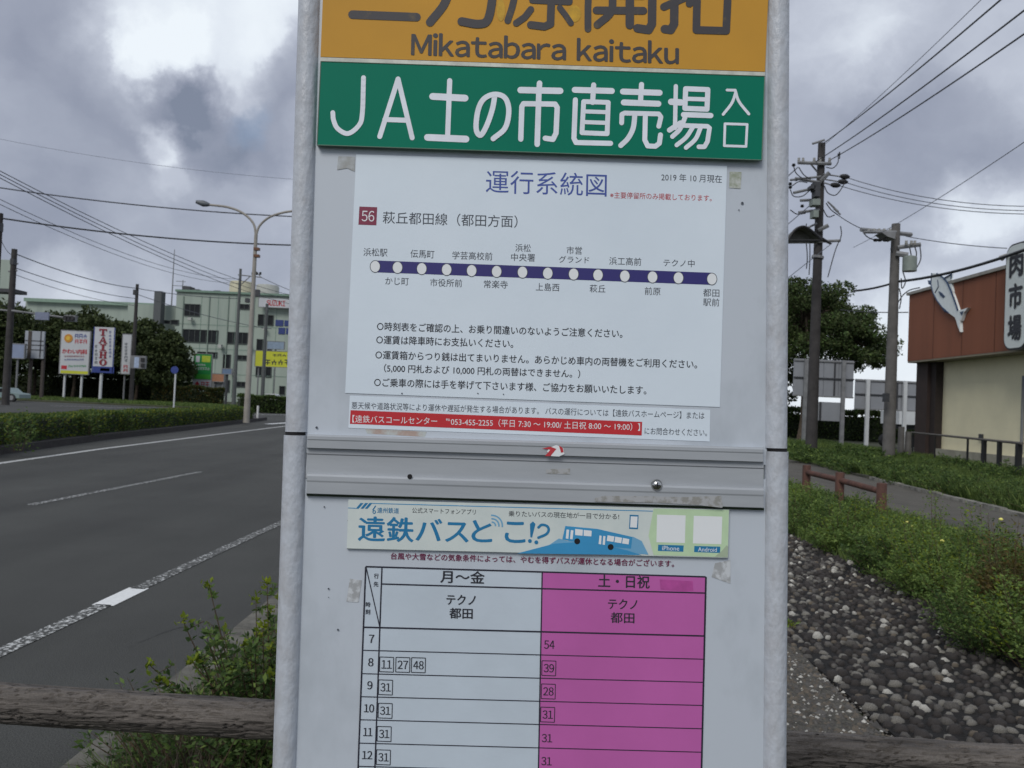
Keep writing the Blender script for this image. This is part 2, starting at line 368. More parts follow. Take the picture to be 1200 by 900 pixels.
# orange name plate
orange = mat('orange_plate', (206, 153, 58), .6, var=.05, scale=3, c2=(190, 142, 56), thr=(.35, .65), spec=.2)
yb = slab([(382.0, -95), (903.5, -78), (896.6, 84), (375.6, 66.5)], .0, .003, 'name_plate', orange)
slab([(375.4, 67.0), (896.6, 84.5), (896.4, 92), (375.1, 74)], .0, .0036, 'white_border', mat('white_border', (206, 206, 196), .5, var=.15, scale=60), yb)
green = mat('green_plate', (0, 122, 96), .6, var=.06, scale=3, c2=(0, 112, 90), spec=.15)
gb = slab([(376.0, 72.0), (896.2, 89.3), (892.8, 187.7), (371.6, 170)], .0, .008, 'green_plate', green)
bb = MB()
for (a, c) in (((376.0, 72.0), (896.2, 89.3)), ((896.2, 89.3), (892.8, 187.7)), ((892.8, 187.7), (371.6, 170)), ((371.6, 170), (376, 72))):
    bb.tube([P(*a, .008), P(*c, .008)], .0006, 6)
bb.build('plate_edge', mat('plate_edge', (100, 122, 108), .5), gb)
class Ink:
    """flat printed shapes on the sign; each piece a hair above the last"""
    def __init__(s, lift, parent, m_, name='lettering'): s.b = MB(); s.l = lift; s.k = 0; s.p = parent; s.m = m_; s.n = name
    def L(s): s.k += 1; return s.l + s.k * 4e-6
    def poly(s, pts): l = s.L(); s.b.poly([P(*p, l) for p in pts][::-1], [tuple(range(len(pts)))]); return s
    def disc(s, x, y, rx, ry=None, n=14): ry = ry or rx; return s.poly([(x + rx * math.cos(6.2832 * i / n), y + ry * math.sin(6.2832 * i / n)) for i in range(n)])
    def ring(s, x, y, rx, ry, w, a0=0, a1=360, n=24):
        l = s.L(); v = []
        for i in range(n + 1):
            a = math.radians(a0 + (a1 - a0) * i / n)
            for r in (1, 0): v.append(P(x + (rx - w * (1 - r)) * math.cos(a), y - (ry - w * (1 - r)) * math.sin(a), l))
        s.b.poly(v, [(2 * i, 2 * i + 2, 2 * i + 3, 2 * i + 1) for i in range(n)]); return s
    def stroke(s, pts, w, smooth=False, caps=True):
        if smooth: pts = [(p[0], p[1]) for p in curve([(p[0], p[1], 0) for p in pts], 6)]
        for i in range(len(pts) - 1):
            (x0, y0), (x1, y1) = pts[i], pts[i + 1]; d = math.hypot(x1 - x0, y1 - y0) or 1; nx, ny = -(y1 - y0) / d * w / 2, (x1 - x0) / d * w / 2
            s.poly([(x0 + nx, y0 + ny), (x1 + nx, y1 + ny), (x1 - nx, y1 - ny), (x0 - nx, y0 - ny)])
        if caps:
            for p in pts: s.disc(p[0], p[1], w / 2)
        return s
    def text(s, t, xl, xr, yc, h, bold=0):
        V, Fc = textgeo(t, bold); lo, hi = V.min(0), V.max(0); sp = hi - lo; xm = (xl + xr) / 2; l = s.L(); o = []
        nb = 4 if bold else 1; q4 = max(1, len(V) // nb)
        for i_, v in enumerate(V):
            l2 = l + (i_ // q4) * 3e-6
            x = xl + (xr - xl) * (v[0] - lo[0]) / sp[0]; dy = (v[1] - (lo[1] + hi[1]) / 2) / sp[1] * h
            y_ = yc + rslope(yc) * (x - xm); o.append(P(x + clean(x) * dy, y_ - dy, l2))
        s.b.poly(o, Fc); return s
    def done(s): return s.b.build(s.n, s.m, s.p)
ink_dark = mat('plate_black', (58, 56, 60), .6, var=.2, scale=60, c2=(84, 74, 58), thr=(.30, .42))
w = 10
def T1(pts, ww=w, sm=True): 
    i = Ink(.0034, yb, ink_dark); i.stroke(pts, ww, sm); i.done()
ik = Ink(.0034, yb, ink_dark)
ik.stroke([(414, -60), (491, -57)], w).stroke([(418, -23), (484, -20)], w).stroke([(413, 17), (488, 20)], w)
ik.done(); ik = Ink(.0034, yb, ink_dark)
ik.stroke([(541, -68), (540, -50)], w).stroke([(502, -47), (582, -44)], w).stroke([(531, -44), (529, -22), (521, 4), (504, 26)], w, True).stroke([(530, -15), (577, -13)], w).stroke([(577, -13), (576, 5), (571, 24), (560, 28), (541, 25)], w, True)
ik.done(); ik = Ink(.0034, yb, ink_dark)
ik.stroke([(606, -58), (672, -55)], w).stroke([(606, -58), (605, -20), (601, 5), (595, 24)], 8, True).stroke([(645, -56), (640, -42)], 8).stroke([(625, -38), (668, -36), (667, 2), (624, 0), (625, -38)], 8).stroke([(625, -18), (667, -16)], 7)
ik.stroke([(646, 2), (645, 28), (638, 31), (622, 29)], 9).stroke([(622, 11), (615, 20), (605, 27)], 8).stroke([(656, 9), (663, 18), (669, 27)], 7)
ik.done(); ik = Ink(.0034, yb, ink_dark)
ik.stroke([(691, -52), (689, 10), (689, 34)], 8).stroke([(691, -52), (718, -51), (717, -20), (691, -21)], 7).stroke([(693, -36), (717, -35)], 6)
ik.stroke([(737, -51), (765, -50), (764, 28), (760, 35), (747, 33)], 10).stroke([(737, -51), (736, -20), (764, -19)], 7).stroke([(738, -35), (764, -34)], 6)
ik.stroke([(704, -6), (753, -5)], 9).stroke([(699, 12), (754, 12.5)], 9).stroke([(718, -6), (716, 14), (700, 29)], 9, True).stroke([(738, -5), (738, 29)], 10)
ik.done(); ik = Ink(.0034, yb, ink_dark)
ik.stroke([(791, -62), (790, 28), (786, 35), (779, 34)], 10).stroke([(775, -32), (803, -30)], 9).stroke([(778, 8), (803, -3)], 9)
ik.stroke([(808, -55), (858, -53)], 9).stroke([(829, -53), (822, -25), (808, 4)], 9, True).stroke([(817, -8), (816, 35), (851, 36), (853, -7), (817, -8)], 9)
ik.done()
ik = Ink(.0034, yb, ink_dark)
for dx, dy in ((-.7, 0), (.7, 0), (0, -.6), (0, .6), (.5, .4), (-.5, -.4)): ik.text('^Mikatabara kaitaku', 482.5 + dx, 795 + dx, 56.6 + dy, 26)
ik.done()
Ink(.00335, yb, mat('yellow_touch_up', (206, 160, 30), .6, var=.15, scale=90), 'paint_touch_up').disc(587, 12, 5, 13).done(); Ink(.00335, yb, MATS['yellow_touch_up'], 'paint_touch_up').disc(673, 16, 8, 10).done()
white_ink = mat('plate_white', (228, 233, 242), .5, var=.05, scale=30)
wG = 7.0
GL = {
 'J': [([(426, 91), (424.6, 133), (420.5, 147), (408, 156.5), (396, 151), (391, 141), (390, 132)], 5.6, 1)],
 'A': [([(445, 160), (466.5, 92.5), (483, 161.5)], 5.8, 0), ([(451, 140), (478, 141)], 5.8, 0)],
 'tsuchi': [([(527, 94.5), (524.5, 161)], 6.0, 0), ([(507, 113), (545, 115)], 8, 0), ([(501, 161), (546, 163)], 8, 0)],
 'no': [([(580, 111), (577, 128), (570, 148), (563, 158.5), (558, 151), (560, 130), (567, 116), (580, 110.5), (592, 115), (596.3, 130), (592, 150), (578, 162.5)], 6.3, 1)],
 'ichi': [([(632.3, 97.5), (631.5, 108)], 6.5, 0), ([(610, 105.5), (656.5, 106.5)], 7.5, 0), ([(631.5, 108), (629.5, 169)], 6.5, 0), ([(610.3, 163), (611.5, 125), (613.5, 121.5), (650.5, 122), (653, 126), (651.6, 156), (648, 163.3), (639, 162)], 6.2, 0)],
 'choku': [([(695.7, 99.5), (694.5, 120)], 6, 0), ([(673.5, 105.3), (717, 106.6)], 7, 0), ([(674.3, 117), (672.6, 162), (675, 167), (715.5, 168)], 6, 0), ([(684, 119), (682, 155.5), (711.5, 156.7), (712.8, 120), (684, 119)], 5.6, 0), ([(684, 130.5), (712, 131.5)], 4.8, 0), ([(684, 143), (712, 144)], 4.8, 0)],
 'uri': [([(751.8, 99), (750.5, 121)], 6, 0), ([(730, 107.3), (773, 108.7)], 7, 0), ([(731, 120), (771.5, 121.6)], 7, 0), ([(728.5, 144), (728.8, 134), (732, 132.5), (772, 133.5), (774.5, 137), (772, 148)], 5.6, 0), ([(744, 134), (742, 150), (736, 162), (727.5, 170.5)], 6, 1), ([(756.3, 134), (755.6, 164), (759, 171), (768, 171.5), (772.7, 168), (774, 158)], 5.8, 0)],
 'jou': [([(792, 101), (791, 150)], 5, 0), ([(786.5, 119.3), (798, 120)], 7.5, 0), ([(784.5, 152.5), (797.5, 144)], 6, 0), ([(803.5, 104), (802.6, 127), (828.5, 128), (829.5, 105), (803.5, 104)], 6, 0), ([(803, 115.7), (829, 116.5)], 5, 0), ([(801, 134.3), (833, 135.4)], 6.2, 0),
         ([(803, 137), (797, 151), (788, 160)], 5.5, 1), ([(801, 147), (829, 148), (831.5, 150), (829, 166), (825.5, 172), (819, 172)], 5.4, 0), ([(812, 149), (804, 161), (793, 170)], 5.2, 1), ([(821, 149.5), (815, 163), (804, 173)], 5.2, 1)],
 'iri': [([(852, 105.5), (861.5, 105.7)], 3.2, 0), ([(861.5, 105.7), (866, 119), (877.5, 133.5)], 3.4, 1), ([(862, 109), (857.5, 121), (847.5, 134)], 3.4, 1)],
 'kuchi': [([(849.6, 145), (848.8, 170.8), (874.2, 171.6), (875.6, 145.8), (849.6, 145)], 3.0, 0)]}
for k_, sts in GL.items():
    ik = Ink(.0083, gb, white_ink)
    for (pts, ww, sm) in sts: ik.stroke(pts, ww, bool(sm))
    ik.done()
# route map sheet
rm = slab([(417.5, 181), (852, 194.5), (843.5, 477), (404.5, 460.5)], .0, .0008, 'route_map_sheet', paper)
bluei = mat('ink_blue', (62, 84, 160), .6, var=.05); redi = mat('ink_red', (190, 50, 60), .6, var=.1); blk = mat('ink_black', (42, 46, 54), .6, var=.1); navy = mat('ink_navy', (42, 38, 112), .5, var=.04)
maroon = mat('ink_maroon', (130, 38, 70), .5, var=.08); wht = mat('ink_white', (228, 232, 234), .5, var=.02); fade = mat('ink_grey', (68, 74, 84), .6, var=.1)
Z1 = .0010
def T(t, xl, xr, yc, h, m_=blk, bold=0, par=rm, z=Z1): return Ink(z, par, m_).text(t, xl, xr, yc, h, bold).done()
T('運行系統図', 569.5, 711, 214.8, 27, bluei)
T('2019 年 10 月現在', 775, 846, 208.6, 9.2, fade)
T('※主要停留所のみ掲載しております。', 715, 834, 230.3, 7.5, redi)
Ink(Z1, rm, maroon, 'route_number_box').poly([(421.2, 242), (442, 242.8), (441, 264), (420, 263.2)]).done()
T('^56', 423.8, 438.6, 253.2, 12.5, wht, 0, z=Z1 + .0001)
T('萩丘都田線（都田方面）', 448.5, 606.5, 257.2, 14.5, fade)
ik = Ink(Z1, rm, navy, 'route_line'); ik.poly([(439.6, 305.2), (834.3, 319.6), (833.6, 333.8), (439.2, 319)]); ik.done()
for x, y_ in ((439.6, 312.2), (465.8, 313.4), (494.2, 314.8), (523.4, 315.9), (552.7, 317.1), (582, 318.1), (612.3, 319), (641.9, 320.2), (672.2, 321.2), (700.8, 322.3), (732.2, 323.5), (764.7, 324.6), (795.1, 325.6), (834.3, 326.9)):
    d = Ink(Z1 + .0001, rm, wht, 'stop_dot').disc(x, y_, 6.0, 7.0, 20).done(); Ink(Z1 + .0002, rm, fade, 'dot_outline').ring(x, y_, 6.2, 7.3, .7).done()
for t, xl, xr, yc, h in (('浜松駅', 426, 454, 295.6, 9.5), ('伝馬町', 481, 509, 297.6, 9.5), ('学芸高校前', 530, 577, 299.8, 9.5), ('浜松', 604, 622, 290.5, 9.2), ('中央署', 599, 627, 301.6, 9.2), ('市営', 664, 682, 293.4, 9.2), ('グランド', 655, 690.5, 304.2, 8),
        ('浜工高前', 714, 751.5, 306.2, 9.2), ('テクノ中', 777.5, 814, 308.3, 8.6), ('かじ町', 451.5, 479, 329.6, 8.8), ('市役所前', 504, 541.5, 331.4, 9.2), ('常楽寺', 567, 595, 333.2, 9.2), ('上島西', 628, 655.5, 336.4, 9.2), ('萩丘', 691, 709.5, 338.2, 9.2), ('前原', 755.5, 774, 341.2, 9.2), ('都田', 824, 843, 343.2, 9.2), ('駅前', 824, 843, 354.2, 9.2)):
    T(t, xl, xr, yc, h, fade)
for t, xl, xr, yc in (('○時刻表をご確認の上、お乗り間違いのないようご注意ください。', 441.8, 729.5, 386.6), ('○運賃は降車時にお支払いください。', 441, 601.5, 400.4), ('○運賃箱からつり銭は出てまいりません。あらかじめ車内の両替機をご利用ください。', 440, 817, 421.3),
        ('（5,000 円札および 10,000 円札の両替はできません。）', 450, 680, 434.8), ('○ご乗車の際には手を挙げて下さいます様、ご協力をお願いいたします。', 438.5, 757.5, 452.6)):
    T(t, xl, xr, yc, 10.2, blk, .012)
ns = slab([(410, 463.6), (832.3, 480.6), (831.6, 517.4), (408.3, 501.4)], .0, .0005, 'notice_strip', paper)
T('悪天候や道路状況等により運休や遅延が発生する場合があります。 バスの運行については【遠鉄バスホームページ】または', 412, 825.5, 481, 8.4, fade, 0, ns, .0007)
Ink(.0007, ns, mat('ink_scarlet', (192, 38, 46), .5, var=.04), 'red_band').poly([(410.8, 480.6), (752.5, 494.4), (752, 510.3), (410, 496.6)]).done()
T('【遠鉄バスコールセンター　℡053-455-2255（平日 7:30 ～ 19:00/ 土日祝 8:00 ～ 19:00）】', 413, 750, 495.6, 9, wht, 0, ns, .0008)
T('にお問合わせください。', 755.5, 828.5, 506, 8.4, fade, 0, ns, .0007)
# cross bars and the plate between them
def bar(y0l, y0r, y1l, y1r, lift, name, xl=360.5, xr=894.5):
    b = MB(); pr = [(0, 0), (.04, lift * .8), (.14, lift), (.34, lift * 1.0), (.42, lift * .92), (.95, lift * .9), (1, 0)]
    pts = []
    for t, l in pr:
        pts += [P(xl - .031 * 28 * t, y0l + (y1l - y0l) * t, l), P(xr - .005 * t * 28, y0r + (y1r - y0r) * t, l)]
    n_ = len(pr); b.poly(pts, [(2 * i, 2 * i + 2, 2 * i + 3, 2 * i + 1) for i in range(n_ - 1)] + [tuple(range(0, 2 * n_, 2)), tuple(range(1, 2 * n_, 2))[::-1]])
    return b.build(name, frame_m, sign)
bar(508.7, 524.3, 525.4, 542, .009, 'crossbar')
slab([(360, 524), (895, 540.5), (894.5, 576), (358, 560)], .0, .003, 'middle_plate', frame_m)
slab([(360, 531.3), (895, 548.4), (895, 549.4), (360, 532.3)], .003, .0034, 'plate_groove', mat('groove', (96, 99, 104), .6))
bar(554.2, 571.5, 579.3, 596.2, .009, 'crossbar', 359.8, 895)
slab([(359.5, 578.6), (895.5, 595.6), (895.3, 598.0), (359.4, 581)], .0, .0035, 'painted_bar_shade', mat('bar_shade_paint', (44, 58, 40), .8))  # dark green strip, paints in the shade below the lower crossbar
b = MB(); nn = 16; c = P(769.5, 568.5, .008); X_, Y_ = (P(800, 568.5, .008) - c).normalized(), (P(769.5, 540, .008) - c).normalized()
pts = []; 
for j, (rr, hh) in enumerate(((.0068, 0), (.0062, .0022), (.0042, .0042), (.0016, .005))):
    pts += [c + (X_ * math.cos(6.2832 * k / nn) + Y_ * math.sin(6.2832 * k / nn)) * rr + SN * hh for k in range(nn)]
b.poly(pts, [(j * nn + k, j * nn + (k + 1) % nn, (j + 1) * nn + (k + 1) % nn, (j + 1) * nn + k) for j in range(3) for k in range(nn)] + [tuple(range(3 * nn, 4 * nn))])
b.build('screw', mat('steel', (190, 190, 188), .18, 1, var=.05), sign, smooth=True)
b = MB(); 
for a in (0, 1.57): b.box(c + SN * .0052, (.006, .0012, .0006), ax=(X_ * math.cos(a) + Y_ * math.sin(a), Y_ * math.cos(a) - X_ * math.sin(a), SN))
b.build('screw_slot', dark, sign)
Ink(.0096, sign, dark, 'bolt_hole').disc(480.3, 558.5, 3.0).done()
sr = Ink(.0094, sign, wht, 'sticker_scrap'); sr.poly([(644, 524.5), (652, 521.5), (660, 525), (661.5, 532), (655, 535), (646, 534.5), (641, 529)]); so_ = sr.done()
Ink(.0096, so_, redi, 'sticker_mark').poly([(635, 525.5), (645, 523.5), (652, 526), (645, 534.5), (638.5, 534.5), (645, 527)]).poly([(655, 522), (659.5, 525), (660.5, 530), (657.5, 530.5)]).done()
# grime smear under the screw (dried tape glue)
smear = mat('glue_smear', (142, 142, 138), .8, c2=(166, 168, 170), scale=120, thr=(.46, .56))
Ink(.0088, sign, smear, 'glue_stain').poly([(697, 583.5), (708, 581), (760, 581.5), (800, 582.5), (845, 581), (847, 594), (846, 595), (820, 592), (770, 589), (697, 588)]).done()
st2 = mat('tape_residue', (160, 162, 160), .8, c2=(184, 190, 194), scale=60, thr=(.4, .6))
Ink(.0006, sign, st2, 'tape_residue').poly([(396.5, 183), (416, 183.7), (415.5, 201), (407, 197), (395, 199)]).done()
Ink(.0006, sign, mat('tape_b', (150, 158, 140), .8, c2=(190, 194, 190), scale=90, thr=(.42, .58)), 'tape_residue').poly([(855, 201), (869, 201.5), (868, 221), (854.5, 220)]).done()
Ink(.0002, sign, mat('tape_c', (170, 150, 140), .8, c2=(182, 190, 188), scale=50, thr=(.4, .6)), 'tape_residue').poly([(428, 502), (500, 506), (498, 512), (430, 508)]).done()
sm2 = mat('grime', (160, 163, 165), .8, c2=(196, 201, 205), scale=110, thr=(.40, .54))
for q_ in (((410, 678), (424, 680), (420, 706), (406, 705)), ((838, 660), (856, 656), (856, 684), (834, 676)), ((640, 550), (668, 549), (668, 556), (640, 555))):
    Ink(.0034 if q_[0][1] < 560 else .0005, sign, sm2 if q_[0][1] > 560 else smear, 'grime_spot').poly(q_).done()
for (x, y_, s_) in ((870, 238, 1.6), (371, 501, 1.4), (385, 690, 1.1), (396, 738, 1.2), (866, 246, .8), (560, 461, .8), (471, 461, .9), (590, 462, .7), (385, 700, .6), (470, 530, .6), (552, 604, .5), (408, 610, .9), (380, 594, .9)):
    Ink(.0012 if y_ < 458 else .0015, sign, fade, 'dirt_speck').disc(x, y_, s_).done()
# app banner
ban = slab([(408.3, 585.4), (854.6, 597.2), (853, 653.6), (406.4, 642.6)], .0, .0042, 'app_banner', mat('banner_paper', (212, 220, 216), .35, var=.03, scale=30, c2=(200, 210, 208)))
Z2 = .0044; teal = mat('ink_teal', (28, 120, 168), .5, var=.05); sblue = mat('ink_pale_blue', (110, 168, 204), .5, var=.05); lg = mat('pale_green', (190, 216, 178), .4, var=.04, scale=40); cy = mat('ink_cyan', (56, 146, 196), .5, var=.06)
Ink(Z2, ban, lg, 'green_area').poly([(766, 596), (854.2, 597.6), (852.8, 653), (766, 650.5), (760, 628)]).done()
Ink(Z2, ban, cy, 'blue_line').stroke([(433, 589.8), (765, 599)], .9, caps=False).stroke([(408, 595.2), (417, 595.6)], .9, caps=False).done()
ik = Ink(Z2, ban, teal, 'slanted_bars')
for x in (417, 422.5, 427.5): ik.poly([(x, 596), (x + 3.2, 596.2), (x + 9, 589.5), (x + 5.5, 589.4)])
ik.done()
Ink(Z2, ban, teal, 'company_mark').ring(438.5, 600, 2, 2.2, 1).stroke([(440, 593), (437, 597.5)], 1.3).done()
T('遠州鉄道', 442, 467.5, 598.2, 6.6, teal, .01, ban, Z2)
T('公式スマートフォンアプリ', 483, 557.5, 599, 6.4, blk, 0, ban, Z2)
T('乗りたいバスの現在地が一目で分かる!', 596, 725.5, 603.6, 6.8, blk, 0, ban, Z2)
T('遠鉄バス', 419.5, 549.5, 621, 29.5, teal, .02, ban, Z2)
T('と', 552.5, 577, 622.5, 26, teal, .02, ban, Z2); T('こ', 591.5, 616, 623.8, 25, teal, .02, ban, Z2)
Ink(Z2, ban, teal).poly([(621, 614), (624.5, 611), (627.5, 614), (623.5, 630), (621.5, 629.5)]).disc(621, 634, 2.3).stroke([(631, 618), (635, 615), (641, 616.5), (643, 621), (640, 626), (631, 630)], 3.0, True).disc(628.5, 635.5, 2.3).done()
ik = Ink(Z2, ban, sblue, 'signal_arcs')
for r in (5, 9, 13): ik.ring(576.5, 616, r, r, 1.7, -8, 95)
ik.done()
hill = [(606, 648.5), (625, 643.5), (650, 637), (680, 635), (710, 639), (735, 645), (752, 650.5)]
Ink(Z2 + .00005, ban, cy, 'hill_picture').poly(hill[::-1]).done()
Ink(Z2 + .00003, ban, sblue, 'hill_picture').poly([(640, 641), (655, 631), (665, 634), (700, 634), (742, 629), (752, 634), (760, 650), (700, 645)]).done()
bus = Ink(Z2 + .0001, ban, cy, 'bus_picture').poly([(662.5, 616.4), (700, 619.8), (741, 629.2), (739.5, 643), (722, 641.5), (668, 634), (659, 632)]).done()
ik = Ink(Z2 + .0002, bus, wht, 'bus_picture_window')
for q_ in (((664, 620.5), (667, 620.8), (666, 631.5), (663, 631)), ((669, 621.2), (672, 621.5), (671, 632), (668, 631.6)), ((674, 619.8), (683, 620.8), (682.6, 627.8), (674, 627)), ((684, 621), (693.4, 622), (693, 628.6), (684, 627.9)),
           ((702.5, 627.5), (705, 627.8), (704.4, 638), (701.5, 637.5)), ((707, 628), (709.5, 628.4), (708.8, 638.6), (706.2, 638.2)), ((712, 627.3), (720, 628.6), (719, 635), (711, 633.8)), ((721, 628.8), (729, 630.2), (728, 636.6), (720, 635.3)), ((730, 630.4), (737.5, 631.8), (736.6, 638), (729, 636.8))): ik.poly(q_)
ik.done()
Ink(Z2 + .0003, bus, dark, 'bus_picture_wheel').disc(676.4, 634.3, 3.5).done(); Ink(Z2 + .0003, bus, dark, 'bus_picture_wheel').disc(715.6, 641, 3.5).done()
Ink(Z2, ban, teal, 'phone_picture').poly([(738, 603.2), (748.3, 603.6), (747.6, 620.2), (737.2, 619.7)]).done()
Ink(Z2 + .0001, ban, wht, 'phone_screen').poly([(739.2, 605), (747.2, 605.4), (746.4, 618.4), (738.4, 618)]).done()
Ink(Z2 + .0001, ban, teal, 'label_box').poly([(771.3, 638.3), (801.2, 639.2), (800.8, 646.6), (770.9, 645.6)]).done()
Ink(Z2 + .0001, ban, teal, 'label_box').poly([(813.7, 639.8), (844.2, 640.6), (843.7, 648), (813.4, 647)]).done()
T('iPhone', 776, 796, 642.5, 5.2, wht, 0, ban, Z2 + .0002); T('Android', 818, 840, 644, 5, wht, 0, ban, Z2 + .0002)
Ink(Z2 + .0001, ban, wht, 'blank_box').poly([(770, 603), (803.5, 604), (802.6, 636.4), (769.2, 635.4)]).done()
Ink(Z2 + .0001, ban, wht, 'blank_box').poly([(813, 604.4), (846.4, 605.4), (845.4, 637.8), (812, 636.8)]).done()
Ink(Z2 + .0001, ban, mat('fold_shade', (170, 186, 160), .5), 'painted_curl_shade').poly([(838, 652), (846, 645.5), (851.5, 639), (853.3, 640.5), (852.9, 653)]).done()  # flat patch, the shade of a curling corner is put into its colour
T('台風や大雪などの気象条件によっては、やむを得ずバスが運休となる場合がございます。', 458, 790, 656, 8.2, mat('ink_plum', (112, 20, 66), .5, var=.1), .016, sign, .0007)
# timetable
def ty(k, x):   # y of the table's k-th line below the header (k=0 is the header bottom) at column x
    l = [735, 762, 789.4, 816.4, 843.4, 870.8, 898, 925, 952, 979, 1006, 1033, 1060][k]; r = [745.3, 772.5, 799.6, 826.7, 854, 881.5, 908.7, 936, 963, 990, 1017, 1044, 1071][k]
    return l + (r - l) * (x - 425) / 399
def xL(y_): return 428.6 - (y_ - 664) * .0382
def xD(y_): return 447.6 - (y_ - 664) * .0352
def xM(y_): return 635.3 - (y_ - 669) * .0188
def xR(y_): return 827 - (y_ - 676) * .0222
tt = slab([(428.6, 664), (827, 676), (xR(1071), 1071), (xL(1060), 1060)], .0, .0006, 'timetable_sheet', mat('timetable_paper', (199, 211, 222), .3, var=.03, c2=(188, 199, 209), scale=6, bump=.08, bscale=12))
Ink(.0008, tt, mat('ink_magenta', (190, 100, 170), .6, var=.05, scale=6, spec=.2), 'weekend_column').poly([(635.3, 670.2), (827, 676), (xR(1071), 1071), (xM(1066), 1066)]).done()
Ink(.0009, tt, mat('ink_fuchsia', (186, 80, 158), .5, var=.12, scale=60), 'pink_tape').poly([(773, 679), (812, 681), (812.5, 692.5), (800, 693), (774, 691)]).done()
ik = Ink(.0010, tt, mat('table_line', (34, 34, 50), .5), 'table_lines')
def ln(a, c, w_=1.0): ik.stroke([a, c], w_, caps=False)
ln((428.6, 664), (827, 676), 1.8)
for fx, w_ in ((xL, 1.8), (xD, 1.6), (xM, 1.5), (xR, 2.0)): ln((fx(664), 664 + (fx(664) - 428) * .03), (fx(1065), 1065), w_)
ln((447, 684.3), (635, 689.8), 1.6); ln((635, 689.8), (826.6, 695), 1.6); ln((429, 664.6), (444.8, 734), 1.2)
for k in range(13): ln((xL(ty(k, 425)), ty(k, 424)), (xR(ty(k, 824)), ty(k, 824)), 1.8 if k == 0 else 1.1)
ik.done()
tb = mat('table_ink', (36, 38, 48), .6)
T('月～金', 516, 568, 676.2, 15, tb, .02, tt, .0011); T('テクノ', 523, 557.5, 703, 12, tb, .02, tt, .0011); T('都田', 526.5, 554, 718.8, 12.5, tb, .02, tt, .0011)
T('土・日祝', 701, 761.5, 681.5, 15, tb, .02, tt, .0011); T('テクノ', 712.5, 747, 708, 12, tb, .015, tt, .0011); T('都田', 715.5, 743.5, 724, 12.5, tb, .015, tt, .0011)
for t, x, y_ in (('行', 441, 675), ('先', 440.6, 684.5), ('時', 431.3, 708.4), ('刻', 431, 717)): T(t, x - 2.8, x + 2.8, y_, 6, tb, .02, tt, .0011)
for t, x, y_, hw in (('7', 435.2, 748.6, 2.9), ('8', 434.3, 776, 2.9), ('9', 433.2, 803, 2.9), ('10', 432.2, 830, 5.8), ('11', 430.8, 857.8, 5.2), ('12', 430, 884.8, 5.8)): T('^' + t, x - hw, x + hw, y_, 9.6, tb, 0, tt, .0011); T('^' + t, x - hw + .5, x + hw + .5, y_, 9.6, tb, 0, tt, .00112)
def mins(t, x, y_, boxed):
    i3 = Ink(.0011, tt, tb); i3.text('^' + t, x - 6.1, x + 5.9, y_, 9.8).text('^' + t, x - 5.8, x + 6.2, y_, 9.8); i3.done()
    if boxed:
        i2 = Ink(.0011, tt, tb, 'minute_box'); q_ = [(x - 8, y_ - 8.8), (x + 8.3, y_ - 8.3), (x + 7.9, y_ + 9), (x - 8.4, y_ + 8.4)]
        i2.stroke(q_ + [q_[0]], .9, caps=False); i2.done()
for t, x, y_, bx in (('11', 453, 778.6, 1), ('27', 472, 779, 1), ('48', 490.3, 779.4, 1), ('31', 451.8, 805.4, 1), ('31', 451.4, 832.8, 1), ('31', 450.2, 860, 1), ('31', 449.3, 887.4, 1),
                     ('54', 643.7, 755.5, 0), ('39', 643.2, 783, 1), ('28', 642.6, 810.2, 1), ('31', 641.8, 837.4, 1), ('31', 641, 865, 0), ('31', 640.4, 892, 0)): mins(t, x, y_, bx)

# ================================================================== log rail behind the sign
logm = mat('log_concrete', (106, 100, 94), .85, c2=(50, 46, 43), scale=6, bump=.8, bscale=18, speck=.18, sps=300, stretch=(.6, 6, 6), thr=(.3, .62))
def logtube(a, b, r, name, parent, seg=520, n=84):
    d = (b - a); L_ = d.length; t = d.normalized(); A = t.cross(Vector((0, 0, 1))).normalized(); B = A.cross(t)
    V = np.empty((seg + 1, n, 3)); 
    for i in range(seg + 1):
        s_ = L_ * i / seg; c = a + t * s_
        for k in range(n):
            an = 2 * math.pi * k / n; ca, sa = math.cos(an), math.sin(an)
            q = noise.noise(Vector((s_ * 7, ca * 2.2, sa * 2.2))); g = abs(noise.noise(Vector((s_ * 5.5, ca * 6 + q * 3.2, sa * 6 + 7 + q * 3.2))))
            h = -.0095 * max(0, 1 - g / .09) + .002 * q + .003 * noise.noise(Vector((s_ * 1.3, an, 3))) + .0012 * noise.noise(Vector((s_ * 40, ca * 12, sa * 12)))
            V[i, k] = c + (A * ca + B * sa) * (r + h)
    idx = np.arange((seg + 1) * n).reshape(seg + 1, n); nx = np.roll(idx, -1, 1)
    Fq = np.stack([idx[:-1], nx[:-1], nx[1:], idx[1:]], -1).reshape(-1, 4)
    o = npmesh(name, V.reshape(-1, 3), Fq, logm, parent, wloc(parent)); o.data.polygons.foreach_set('use_smooth', [True] * len(o.data.polygons)); return o
ra, rb = at(-260, 808, 1.93), at(1420, 911, 1.86)
lf = empty('log_fence', (0, 1.9, .12), 'low brown bark textured log rail running across behind the bus stop board', 'fence')
logtube(ra, rb, .0445, 'rail', lf)
for px in (560, 1460, -300):
    p = ra + (rb - ra) * ((px + 260) / 1680); logtube(Vector((p.x, p.y + .0, .1)), Vector((p.x, p.y, p.z + .1)), .058, 'post', lf, 100, 40)

